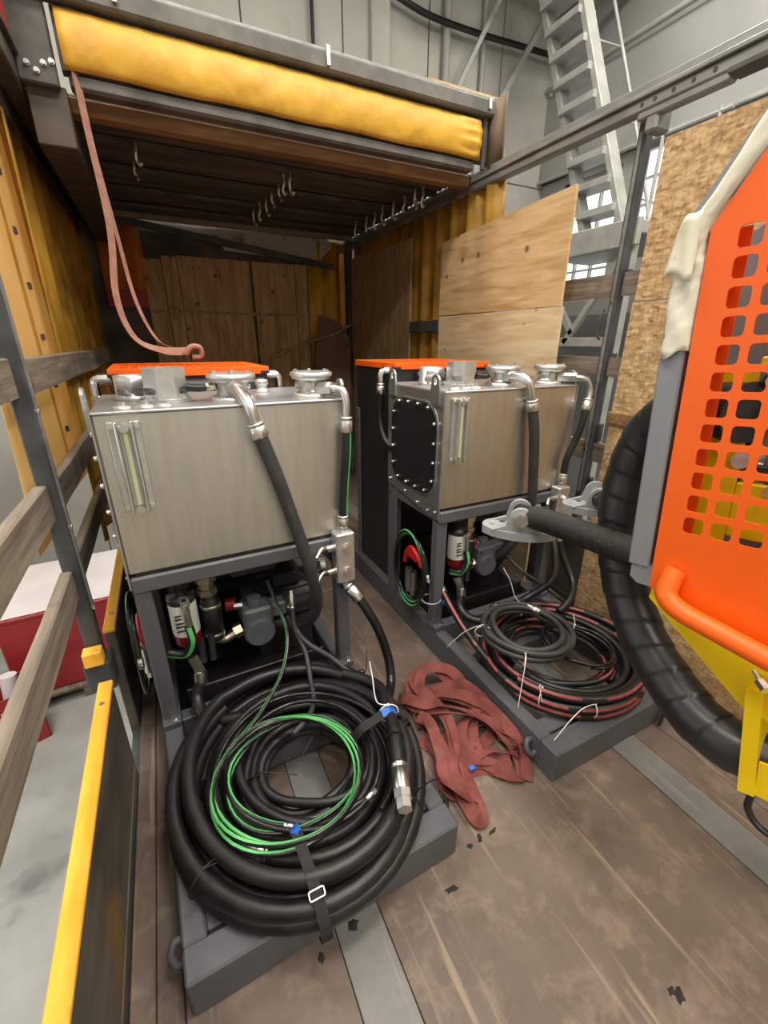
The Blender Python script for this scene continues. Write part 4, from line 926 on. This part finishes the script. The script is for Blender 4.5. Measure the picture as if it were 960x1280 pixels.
def hose_coil(name, lab, P, r, m, n=12, stripe=None, ends=(None, None), group=None):
    t = thing(name, lab, 'hose', (0, 0, 0), 0, group)
    o = MB().tube(P, r, n).build('hose', m, t)
    if stripe: MB().stripe(P, r, stripe[1], stripe[2], .0007, stripe[3] if len(stripe) > 3 else None).build('stripe', stripe[0], o)
    for e, (p, q) in zip(ends, ((P[0], P[2]), (P[-1], P[-3]))):
        if e:
            d = (p-q).normalized(); f = ferrule(MB(), p - d*e*.35, p + d*e*.5, r*1.12).build('ferrule', ZINC, t)
            nut(MB(), p + d*e*.5, p + d*e*.72, r*1.35).build('coupling_nut', ZINC, f); nut(MB(), p + d*e*.72, p + d*e*1.02, r*1.15).build('coupling_cap', ZINC, f)
    return t
CL = (.232, 1.14)
GL = 'hoses coiled on the skid by the yellow edged board'
A_ = coil_path(CL, [(.418, .169), (.414, .216), (.366, .17)], 1.12, .9, .008, extra=-.12)
cA = hose_coil('hydraulic_hose', 'thickest outer black hose of the big coil overhanging the grey skid', A_, .0245, RUB, 14, None, (None, None), GL)
B_ = coil_path(CL, [(.368, .218), (.372, .262), (.317, .172)], 1.12, 2.2, .008, extra=-.3)
B_ = B_
cB = hose_coil('hydraulic_hose', 'thick black hose lying on top of the outermost turns of the big coil', B_, .0235, RUB, 14, None, (None, None), GL)
C_ = coil_path((CL[0]+.005, CL[1]-.01), [(.318, .217), (.27, .168), (.268, .21)], 1.1, 4.0, .008)
cC = hose_coil('hydraulic_hose', 'black hose forming the middle turns of the big coil', C_, .021, RUB, 12, None, (.07, None), GL)
D_ = coil_path((CL[0]+.02, CL[1]-.02), [(.222, .164), (.225, .197), (.185, .162), (.186, .195), (.152, .162), (.15, .194), (.226, .228)], 1.1, .4, .01)
cD = hose_coil('hydraulic_hose', 'thinner black hose forming the innermost turns of the big coil', D_, .0155, RUB, 10, None, (.05, None), GL)
E_ = [(.60, 1.24, .285), (.575, 1.16, .30), (.555, 1.06, .315), (.532, .985, .325), (.506, .92, .33), (.478, .845, .325)]
hE = smooth([(.5, 1.4, .27), (.57, 1.32, .275)] + E_, 6)
cE = hose_coil('hose_end', 'short black hose end with large chrome coupling lying over the big coil', hE, .021, RUB, 14, None, (None, .105), GL)
# glossy thin hoses with green stripe, lying in rings on the coil
G1 = [loc2w(UL, p) for p in ((.493, TY+.134, .62), (.509, TY+.084, .54), (.525, TY-.016, .433), (.463, TY-.146, .355), (.348, TY-.266, .31), (.24, TY-.36, .3))]
ring = coil_path((.165, 1.03), [(.232, .285), (.225, .3), (.218, .292)], 1.03, 2.35, .006, n=40)
P = smooth(G1, 8)[:-6] + ring
hose_coil('pilot_hose', 'glossy thin hose with bright green stripe falling from the pump into rings on the coil', smooth(P[::2], 2), .0075, RUBS, 10, (GREEN, (-.55, .4, .7), .5), (None, None), GL)
ring = coil_path((.2, 1.06), [(.21, .262), (.2, .272)], 1.05, .2, .012, n=40, extra=-.35)
hose_coil('pilot_hose', 'glossy thin green striped hose in smaller rings inside the big coil', ring, .0075, RUBS, 10, (GREEN, (.3, .5, .8), .42), (None, .03), GL)
ring = coil_path((.235, 1.08), [(.30, .252), (.24, .27)], 1.08, 5.3, .01, n=40)
hose_coil('pilot_hose', 'glossy plain black thin hose looped over the middle of the big coil', ring, .0085, RUBS, 10, None, (None, .03), GL)
# grey thin hose hanging from the pump
P = smooth([loc2w(UL, p) for p in ((.581, TY+.084, .5), (.572, TY+.034, .4), (.589, TY-.046, .32), (.57, TY-.16, .26), (.55, TY-.25, .25), (.5, TY-.34, .27), (.42, TY-.4, .28))], 7)
t = hose_coil('pilot_hose', 'thin grey hose with crimped end dropping from the pump onto the coil', P, .0105, RUBG, 10, None, (.06, None), GL)
# strap bands round the coil
def band(lab, pts, wid, tagp, bk, up):
    t = thing('hook_and_loop_strap', lab, 'strap')
    MB().ribbon(smooth(pts, 6), wid, .003, up).build('webbing', STRAPB, t)
    if tagp: MB().ribbon(smooth(tagp, 4), wid*.9, .003, up).build('blue_tag', BLUE, t)
    if bk:
        M_ = MX.Translation(bk) @ MX.Rotation(.35, 4, 'X')
        o = rrect(0, 0, .0215, .0115, .005, 2); i = rrect(0, 0, .0185, .0085, .003, 2)
        MB().ringplate(o, i, -.002, .002, M_).build('buckle', ZINC, t)
    return t
band('black strap with steel buckle and blue tag wrapped over the big coil', [(.135, .862, .275), (.138, .835, .298), (.142, .78, .292), (.146, .72, .284), (.15, .665, .252), (.152, .632, .215), (.152, .625, .17), (.152, .655, .139)], .03, [(.135, .864, .28), (.137, .85, .297), (.14, .825, .3)], (.148, .682, .272), lambda u: (0, -.2-u*.9, 1-.9*u))
band('black strap with blue tag round the big coil near the chrome coupling', [(.42, 1.10, .235), (.45, 1.09, .285), (.5, 1.085, .31), (.55, 1.08, .33), (.6, 1.09, .3), (.645, 1.09, .25), (.655, 1.09, .2)], .034, [(.53, 1.083, .33), (.56, 1.08, .334), (.585, 1.085, .318)], None, lambda u: (-.8+1.6*u, -.2, 1-.3*abs(u-.5)))
def tie(lab, c, axis, r, m, tail=None, wid=.005, ell=1.0, group='nylon cable ties on the hoses'):
    """cable tie: closed band around a bundle, square head and loose tail"""
    t = thing('cable_tie', lab, 'cable tie', (0, 0, 0), 0, group)
    u, v, a = basis(axis); c = V(c)
    zz = V((0, 0, 1)); s1 = zz.cross(a); s1 = s1.normalized() if s1.length > 1e-3 else u; s2 = a.cross(s1)
    P = [c + s1*math.cos(q)*r*ell + s2*math.sin(q)*r for q in [2*PI*i/20 for i in range(20)]]
    MB().tube(P, wid*.5, 6, True).build('band', m, t)
    h = c + s2*r
    MB().box(-wid, wid, -wid, wid, -wid*.7, wid*.7, .001, MX.Translation(h)).build('head', m, t)
    if tail: MB().tube(smooth([h] + [V(q) for q in tail], 5), wid*.42, 6).build('tail', m, t)
    return t
def tang(P, p):
    i = min(range(len(P)), key=lambda k: (P[k]-V(p)).length); i = max(1, min(len(P)-2, i)); return P[i], (P[i+1]-P[i-1]).normalized()
def coil_tie(lab, P, near, r, m, tail, ell=1.0, wid=.005, dz=0):
    p, a = tang(P, near); return tie(lab, p + V((0, 0, dz)), a, r, m, tail, wid, ell)
coil_tie('white cable tie round the hoses beside the blue tagged strap', hE, (.56, 1.1, .3), .034, TIEW, [(.53, 1.13, .345), (.545, 1.2, .4), (.56, 1.26, .42)], 1.1)
coil_tie('black cable tie with upright tail on the outer hose by the outlet hose', A_, (.56, 1.42, .2), .034, TIEB, [(.59, 1.37, .27), (.61, 1.4, .35)], 1.2)
coil_tie('black cable tie with long tail on the chrome coupled hose end', hE, (.53, .97, .32), .026, TIEB, [(.58, .99, .35), (.65, 1.02, .36)])
coil_tie('black cable tie across the outer turns over the skid corner', A_, (-.1, .86, .2), .04, TIEB, [(-.02, .9, .24), (.02, .95, .27)], 1.3, dz=.02)
coil_tie('black cable tie with crossing tail inside the coil', D_, (.05, 1.12, .2), .026, TIEB, [(.1, 1.1, .25), (.2, 1.06, .23)])
coil_tie('black cable tie with tail pointing into the centre of the coil', D_, (.35, 1.25, .2), .026, TIEB, [(.3, 1.18, .25), (.22, 1.1, .24)])
coil_tie('black cable tie on the outer hose over the skid front beam', A_, (.52, .84, .2), .034, TIEB, [(.6, .86, .2), (.66, .88, .16)], 1.2)
# small rings of green hose hung on the frame sides
for U, lab in ((UL, 'glossy green striped hose ring hung on the frame side facing the side board'), (UR, 'glossy green striped hose rings hung on the frame side below the inspection cover')):
    P = []
    for i in range(100):
        a = 2*PI*i/40; rr = .2 + .012*math.sin(a*1.3)
        P.append(loc2w(U, (-.033 - .008*math.sin(a*.7) - .002*(i/40), TY+.2 + rr*.82*math.cos(a), .43 + rr*1.05*math.sin(a))))
    hose_coil('pilot_hose', lab, P, .009, RUBS, 10, (GREEN, (-.6, .5, .6), .45), (None, .03))
tie('grey nylon tie holding the hose rings to the frame post', loc2w(UR, (.0, TY+.03, .32)), (0, 0, 1), .05, mat('grey nylon', (.3, .3, .3), rough=.4), None, .008)
tag(MB().box(-.012, .035, -.004, .0, -.009, .009, .002, MX.Translation(loc2w(UR, (.04, TY-.028, .325)))).build('tie_tag', BLUE), 'blue tag stuck on the frame post beside the hose rings', 'tag')

# ---- second skid: red printed hoses
CR = (1.53, 1.16); GR = 'hoses coiled on the skid by the strand board'
tail = [V(p) for p in ((1.17, 1.66, .36), (1.165, 1.56, .31), (1.165, 1.45, .26), (1.17, 1.34, .22))]
r1 = coil_path(CR, [(.362, .164), (.366, .201)], 1.0, PI*.95, .006)
R1 = smooth(tail, 6) + r1[3:]
c1 = hose_coil('hydraulic_hose', 'black hose with broken red print line, lowest of the red lined coil', R1, .0185, RUB, 12, (REDST, (-.35, -.75, .5), .3, (.32, .27)), (.05, None), GR)
R2 = coil_path(CR, [(.356, .238), (.325, .22)], 1.0, 3.4, .006)
c2 = hose_coil('hydraulic_hose', 'black hose with broken red print line, topmost of the red lined coil', R2, .0185, RUB, 12, (REDST, (-.2, -.7, .65), .3, (.4, .3)), (None, None), GR)
R3 = coil_path((CR[0]+.02, CR[1]+.01), [(.325, .166), (.29, .17), (.288, .204)], 1.0, 1.2, .008)
c3 = hose_coil('hydraulic_hose', 'plain black hose inside the red lined coil', R3, .016, RUB, 12, None, (.05, .06), GR)
R4 = coil_path((CR[0]+.0, CR[1]+.02), [(.25, .165), (.246, .2), (.21, .168)], 1.0, 5.0, .01, extra=-.2)
c4 = hose_coil('hydraulic_hose', 'black hose with red line making the small inner rings of the second coil', R4, .014, RUB, 12, (REDST, (0, -.3, .9), .3, (.5, .25)), (None, None), GR)
K_ = coil_path((1.392, 1.255), [(.205, .29), (.2, .318), (.172, .292), (.166, .32)], 1.0, .5, .006)
c5 = hose_coil('hydraulic_hose', 'dusty grey hose coiled in a tight ring on top of the red lined hoses', K_, .0145, RUBG, 12, None, (.05, .05), GR)
T_ = coil_path((1.6, 1.12), [(.15, .235), (.145, .248), (.135, .24)], 1.1, 4.2, .008)
hose_coil('pilot_hose', 'thin glossy black hose ring inside the second coil', T_, .0075, RUBS, 8, None, (None, None), GR)
B1 = smooth([(1.78, 1.62, .75), (1.76, 1.5, .62), (1.7, 1.4, .45), (1.6, 1.44, .34), (1.5, 1.45, .31), (1.4, 1.46, .31)], 8)
hose_coil('hydraulic_hose', 'black hose curving down from behind the bracket to the second coil', B1, .018, RUB, 12, None, (None, .05), GR)
t = thing('hose_coupling', 'chrome threaded coupling standing inside the second skid rail', 'coupling')
ferrule(MB(), (1.235, 1.13, .2), (1.235, 1.125, .13), .024).build('sleeve', ZINC, t)
for k, z in enumerate((.2, .215, .23)): nut(MB(), (1.235, 1.13, z), (1.235, 1.13, z+.012), .024-.003*k).build('thread_ring', ZINC, t)
MB().cyl((1.235, 1.125, .13), (1.235, 1.12, .0), .02, 14).build('hose_stub', RUB, t)
coil_tie('white cable tie with long tail down to the skid beside the chrome coupling', K_, (1.24, 1.1, .3), .03, TIEW, [(1.2, 1.06, .34), (1.165, 1.03, .25), (1.14, 1.01, .15)], 1.3)
coil_tie('white cable tie with tail laid out over the skid rail', K_, (1.21, 1.34, .3), .03, TIEW, [(1.18, 1.33, .35), (1.14, 1.4, .28), (1.09, 1.47, .155)], 1.3)
coil_tie('white cable tie on the grey coil with tail pointing to the pump', K_, (1.5, 1.42, .3), .03, TIEW, [(1.48, 1.44, .36), (1.47, 1.48, .44), (1.45, 1.52, .5)], 1.3)
coil_tie('white cable tie binding three red lined hoses', R2, (1.21, .99, .24), .045, TIEW, [(1.2, .97, .28), (1.21, .95, .2)], .7, dz=-.03)
coil_tie('white cable tie with curled tail on the skid front beam', R1, (1.36, .83, .2), .03, TIEW, [(1.3, .83, .24), (1.22, .82, .22), (1.15, .82, .155)], .8)
coil_tie('white cable tie around the thin hose ring', T_, (1.7, 1.22, .24), .02, TIEW, [(1.72, 1.25, .27), (1.73, 1.27, .28)])
coil_tie('chrome clip around the red lined hoses by the spiral wrapped hose', R2, (1.84, .99, .24), .042, ZINC, None, .7, .008, -.03)
bd = thing('webbing_strap', 'black webbing strap hanging over the front beam of the second skid', 'strap')
MB().ribbon(smooth([(1.76, .9, .29), (1.775, .83, .27), (1.78, .785, .2), (1.775, .762, .14), (1.765, .758, .06), (1.75, .755, .01)], 6), .03, .003, lambda u: (0, -.4-u, 1-u)).build('webbing', STRAPB, bd)

# ---- heap of faded red lashing strap between the skids
runs = [
 [(.79, 1.20, .012), (.815, 1.33, .03), (.85, 1.42, .055), (.93, 1.455, .085), (1.0, 1.43, .085), (1.02, 1.34, .06), (1.015, 1.2, .045), (1.03, 1.08, .045), (1.06, .97, .04), (1.045, .87, .022), (1.02, .83, .01)],
 [(1.02, .83, .01), (.965, .87, .012), (.92, .96, .02), (.95, 1.06, .045), (1.01, 1.12, .06), (1.08, 1.1, .06), (1.1, 1.03, .04)],
 [(.86, 1.40, .06), (.87, 1.3, .08), (.89, 1.2, .085), (.87, 1.09, .07), (.835, .98, .04), (.81, .88, .025), (.785, .79, .02), (.76, .765, .03), (.742, .79, .05), (.752, .88, .05), (.775, .98, .045), (.795, 1.09, .055), (.8, 1.19, .065)],
 [(.745, 1.16, .012), (.775, 1.08, .014), (.745, .99, .014), (.715, .92, .014), (.745, .89, .014), (.81, .935, .016), (.88, .94, .016), (.95, .9, .016)],
 [(.79, 1.27, .02), (.85, 1.31, .055), (.93, 1.27, .085), (1.0, 1.2, .09), (1.06, 1.1, .085), (1.09, 1.0, .06), (1.085, .95, .03), (1.05, .93, .014)],
 [(.8, 1.36, .03), (.79, 1.29, .06), (.83, 1.22, .09), (.9, 1.16, .1), (.98, 1.1, .09), (1.04, 1.02, .07), (1.07, .94, .04)],
 [(.9, 1.36, .02), (.96, 1.3, .045), (1.03, 1.26, .07), (1.085, 1.2, .08), (1.1, 1.12, .06), (1.06, 1.06, .025), (.98, 1.02, .016), (.9, 1.04, .014)],
 [(.83, 1.12, .02), (.86, 1.02, .02), (.9, .95, .022), (.97, .92, .024), (1.02, .9, .03)],
]
st = thing('lashing_strap', 'heap of faded red lashing strap dumped on the deck between the two skids', 'strap')
more_ = []
for k, R in enumerate(runs):
    dx, dy, dz = ((.025, -.02), (-.02, .03), (-.015, .05), (.02, .015))[k % 4] + (.018,)
    more_.append([(min(1.085, x+dx+.02*math.sin(i*1.7+k)), y*.94+.065+dy+.02*math.cos(i*2.1+k), z+dz*(1 if 0 < i < len(R)-1 else .2)) for i, (x, y, z) in enumerate(R)])
runs += more_
for k, R in enumerate(runs):
    ph = random.random()*6
    MB().ribbon(smooth(R, 9), .05, .0032, (lambda u, ph=ph, k=k: (math.sin(u*7+ph)*.55, math.cos(u*6+ph)*.55, .75))).build('strap_run', STRAPR, st)
tag(MB().box(.845, .87, .93, .95, .03, .034, .001).build('tag', BLUE), 'small blue tag lying in the red strap heap', 'tag')

# ---- debris on the deck
def blob(x, y, s, el, rz, lab):
    mb = MB(); n = 11
    pts = [((1+.35*math.sin(k*2.3+x*40))*s*math.cos(2*PI*k/n)*el, (1+.3*math.sin(k*3.7+y*50))*s*math.sin(2*PI*k/n)) for k in range(n)]
    mb.add([(px, py, .0005) for px, py in pts] + [(px*.6, py*.6, s*.35) for px, py in pts], [(i, (i+1) % n, n+(i+1) % n, n+i) for i in range(n)] + [tuple(range(n, 2*n))], True)
    o = mb.build('dirt_lump', MUD); o.location = (x, y, 0); o.rotation_euler = (0, 0, rz); return tag(o, lab, 'debris', 'black crumbs on the deck')
blob(.69, .724, .009, 1.1, 0, 'round black crumb on the deck by the skid corner')
blob(.735, .73, .008, 2.0, 1.2, 'pointed black crumb on the deck beside the round one')
blob(.79, .728, .006, 3.2, .2, 'long thin black scrap on the deck near the red strap')
blob(.562, .647, .008, 2.8, -.1, 'knobbly black rubber scrap in front of the skid corner')
blob(.143, .672, .009, 1.5, 1.3, 'small black lump at the skid front beside the steel strip')
blob(.25, .70, .016, 1.2, .6, 'largest black lump at the foot of the skid front beam')
blob(.966, .186, .013, 1.3, .5, 'black smear crumb alone on the open deck')
blob(.955, .2, .008, 1.4, .2, 'little crumb touching the black smear on the open deck')

# ================================================================== ORANGE MACHINE
P0 = V((1.0, .542, 1.04)); ang = .23; tl = .068
Ud = V((math.sin(ang), -math.cos(ang), 0)); Zd = V((0, 0, 1)); Nd = V((-math.cos(ang), -math.sin(ang), 0))
U1 = Ud*math.cos(tl) + Zd*math.sin(tl); V1 = -Ud*math.sin(tl) + Zd*math.cos(tl)
MM = MX(((U1.x, V1.x, Nd.x, P0.x), (U1.y, V1.y, Nd.y, P0.y), (U1.z, V1.z, Nd.z, P0.z), (0, 0, 0, 1)))
mc = thing('machine', 'orange and yellow hydraulic machine with perforated orange guard and spiral wrapped hose', 'machine')
UE = .46
o = perf([.065+.0516*i for i in range(7)], [.175+.0516*j for j in range(12)], .0516, .0375, .008, (0, UE, 0, .7684), [((0, .7684), (UE, .7684), (UE, 1.42), (.063, .872)), ((0, 0), (.05, -.018), (UE, -.1), (UE, 0))])
o.v = [tuple(MM @ V(p)) for p in o.v]
solid(o.build('guard_panel', ORANGE, mc), .004)
def mbox(*a, ch=.003): return MB(MM).box(*a, ch)
mbox(0, .004, 0, .768, -.06, -.004, ch=0).build('guard_flange', ORANGE, mc)
MB(MM).prism([(.21, .9), (.26, .94), (.34, .96), (.34, .93), (.28, .9)], -.002, .006).build('pressed_rib', ORANGE, mc)
MB(MM).tube(smooth([(.05, .06, -.004), (.045, .035, .012), (.048, .005, .028), (.082, -.018, .036), (.16, -.035, .042), (.28, -.062, .042), (.4, -.085, .04), (UE, -.06, .0)], 7), .0235, 16).build('handle', ORANGE, mc)
gb = mbox(-.056, -.009, .045, .775, -.055, .0, ch=.004).build('edge_frame', MACHG, mc)
MB(MM).prism([(-.048, .04), (-.048, .012), (-.03, -.002), (.0, -.002), (.0, .05), (-.048, .05)], -.05, -.004).build('frame_corner', MACHG, gb)
MB(MM).prism([(-.056, .77), (-.009, .77), (.42, 1.36), (.36, 1.40)], -.055, -.002).build('frame_diagonal', MACHG, gb)
# cream paper taped round the edge frame
outer = [(-.062, .546), (-.062, .6), (-.064, .66), (-.066, .70), (-.072, .72), (-.05, .765), (-.01, .83), (.05, .935), (.16, 1.1), (.34, 1.4)]
inner = [(.004, .538), (.004, .6), (.005, .66), (.006, .70), (.003, .735), (.004, .772), (.025, .81), (.066, .87), (.2, 1.055), (.42, 1.36)]
oo = smooth([(a, b, 0) for a, b in outer], 5); ii = smooth([(a, b, 0) for a, b in inner], 5); vs = []; fs = []; na = 8
for k in range(len(oo)):
    for j in range(na+1):
        f = j/na; p = oo[k]*(1-f) + ii[k]*f
        h = .009 + .0022*math.sin(k*.9+f*7) + .0014*math.sin(k*2.1-f*11) - .05*(abs(f-.5)*2)**6
        if k == 0: p.y -= .012*math.sin(f*6)
        vs.append(MM @ V((p.x, p.y, h)))
for k in range(len(oo)-1):
    for j in range(na): a = k*(na+1)+j; fs.append((a, a+1, a+na+2, a+na+1))
solid(MB().add(vs, fs, True).build('masking_paper', CLOTH, mc), .002)
vs = []; fs = []
for i in range(9):
    for j in range(9):
        f, g = i/8, j/8
        u = -.074 + .06*f + .012*g*(1-f); v = .688 + .012*math.sin(f*5) + (.075+.055*f)*g
        vs.append(MM @ V((u, v, .013 + .006*(1-g)**2 + .003*math.sin(f*9+g*3) - .02*(1-f)**4)))
        if i and j: a = (i-1)*9 + j-1; fs.append((a, a+9, a+10, a+1))
solid(MB().add(vs, fs, True).build('paper_flap', CLOTH, mc), .0015)
# inside of the machine seen through the holes
MB(MM).prism([(-.03, 0), (UE, 0), (UE, 1.2), (.1, .83), (.03, .785), (-.03, .77)], -.19, -.185).build('back_plate', MACHG, mc)
mbox(.0, .0545, .02, .767, -.052, -.048, ch=0).build('inner_return', ORANGE, mc)
mbox(.03, .1, .1, .5, -.125, -.12, ch=0).build('inner_web', YELLOW, mc)
mbox(.1, UE, .13, .26, -.16, -.12).build('yellow_bracket', YELLOW, mc)
mbox(.1, UE, .5, .53, -.16, -.1).build('yellow_bracket', YELLOW, mc)
for u, v in ((.13, .48), (.1, .31), (.17, .25), (.24, .4), (.24, .62)):
    b_ = MB(MM).lathe((u, v, -.185), (0, 0, 1), [(.034, 0), (.034, .02), (.026, .024), (.026, .05), (.018, .052), (.018, .07)], 20).build('hub', ZINC, mc)
mbox(.06, .4, .28, .3, -.15, -.13).build('cross_rod', DARKP, mc)
# yellow lower plate and flange
MB(MM).prism([(.004, -.004), (UE, -.004), (UE, -.27), (.218, -.222), (.0, -.034)], -.022, -.012).build('yellow_gusset', YELLOW, mc)
MB(MM).prism([(.222, -.165), (.25, -.16), (.284, -.43), (.254, -.437)], -.16, .004).build('yellow_flange', YELLOW, mc)
mbox(.28, UE, -.42, -.15, -.16, -.15).build('yellow_plate', YELLOW, mc)
MB(MM).prism([(.283, -.43), (UE, -.41), (UE, -.3), (.275, -.34)], -.012, -.004).build('yellow_edge', YELLOW, mc)
MB(MM).cyl((.215, -.122, -.03), (.245, -.135, .01), .006, 10).build('pin', ZINC, mc); nut(MB(MM), (.24, -.133, .004), (.256, -.14, .02), .011).build('pin_nut', ZINC, mc)
nut(MB(MM), (.02, -.018, -.03), (.02, -.018, -.015), .011).build('guard_bolt', ZINC, mc)
mbox(.03, .045, -.02, .0, -.04, -.02).build('bolt_lug', DARKP, mc)
# body and pedestal (beyond the frame edge)
mbox(.25, .75, -.4, .9, -.5, -.21, ch=.02).build('body', YELLOW, mc)
MB().box(1.3, 1.75, -.45, .05, .0, .05, .01).build('base_plate', YELLOW, mc)
MB().box(1.4, 1.65, -.35, -.05, .05, .75, .02).build('pedestal', YELLOW, mc)
# spiral wrapped hose
SP = smooth([(1.12, .50, 1.46), (1.17, .64, 1.45), (1.205, .745, 1.38), (1.21, .785, 1.27), (1.2, .785, 1.12), (1.19, .745, .98), (1.175, .685, .875), (1.15, .585, .775), (1.13, .475, .715), (1.115, .385, .685), (1.13, .29, .68), (1.2, .2, .7), (1.3, .15, .74)], 22)
pit = .078
def spr(s, a):
    f = (s/pit + a/(2*PI)) % 1.0
    return .0665 - .0035*(1-f) + (0 if f < .94 else -.009*((f-.94)/.06))
MB().tube(SP, .065, 26, False, True, spr).build('spiral_wrap_hose', mat('black spiral wrap', (.012, .012, .0125), (.022, .022, .023), rough=.36, scale=12), mc)
# sleeved arm and lifting clevises
AR = smooth([(1.08, .57, 1.075), (1.09, .7, 1.06), (1.105, .85, 1.043), (1.118, .98, 1.025), (1.126, 1.06, 1.012)], 14)
def sleeve(s, a): return .041 + .0012*math.sin(s*2*PI/.006)
AR2 = []
for a, b in zip(AR, AR[1:]): AR2 += [a.lerp(b, k/4) for k in range(4)]
MB().tube(AR2, .041, 18, False, True, sleeve).build('sleeved_arm', mat('woven black sleeve', (.01, .0095, .009), (.02, .0185, .017), rough=.5, scale=60, bump=.5, bscale=300), mc)
MB().tube(smooth([(1.122, 1.03, 1.015), (1.13, 1.08, 1.008), (1.136, 1.14, 1.0)], 5), .035, 16).build('arm_end', BLACKP, mc)
def clevis(c, rz, s=1.0):
    M_ = MX.Translation(c) @ MX.Rotation(rz, 4, 'Z')
    out = [(-.125, -.03), (-.135, .0), (-.12, .04), (-.06, .075), (.04, .085), (.12, .06), (.135, .0), (.11, -.045), (.03, -.075), (-.07, -.065)]
    o2 = [(x*s, y*s) for x, y in [tuple(p)[:2] for p in smooth([(a, b, 0) for a, b in out], 3, True)]]
    b = MB(M_).prism(o2, -.018*s, .012*s).build('clevis_plate', CAST, mc)
    cut(b, [MB(M_).cyl((x*s, y*s, -.03*s), (x*s, y*s, .03*s), .013*s, 18) for x, y in ((-.1, 0), (-.062, .034), (.1, .0))])
    Q = MX(((1, 0, 0, 0), (0, 0, 1, 0), (0, 1, 0, 0), (0, 0, 0, 1)))
    lug = [(-.1, .01), (-.05, .03)] + [(.0 + .042*math.cos(a), .06 + .042*math.sin(a)) for a in [PI - PI*i/10 for i in range(11)]] + [(.05, .03), (.09, .01)]
    for yy in (-.05, .05):
        MB(M_ @ MX.Translation((0, yy*s, 0)) @ Q).prism([(x*s, y*s) for x, y in lug], -.009*s, .009*s).build('clevis_lug', CAST, b)
    nut(MB(M_), (0, -.082*s, .062*s), (0, -.059*s, .062*s), .026*s).build('clevis_bolt', ZINC, b); MB(M_).cyl((0, -.06*s, .062*s), (0, .062*s, .062*s), .014*s, 12).build('clevis_pin', ZINC, b)
    return b
clevis((1.118, 1.115, .945), -.72)
clevis((1.6, 1.17, .935), -.72)
MB().tube(smooth([(1.58, 1.15, .99), (1.5, .95, 1.0), (1.38, .7, 1.02), (1.26, .4, 1.03), (1.2, .2, 1.03)], 8), .038, 16).build('sleeved_arm', BLACKP, mc)
MB().tube(smooth([(1.1, .26, .66), (1.1, .25, .6), (1.1, .245, .56), (1.1, .215, .535), (1.1, .17, .55), (1.12, .1, .62), (1.16, .02, .7)], 7), .008, 10).build('control_cable', RUB, mc)
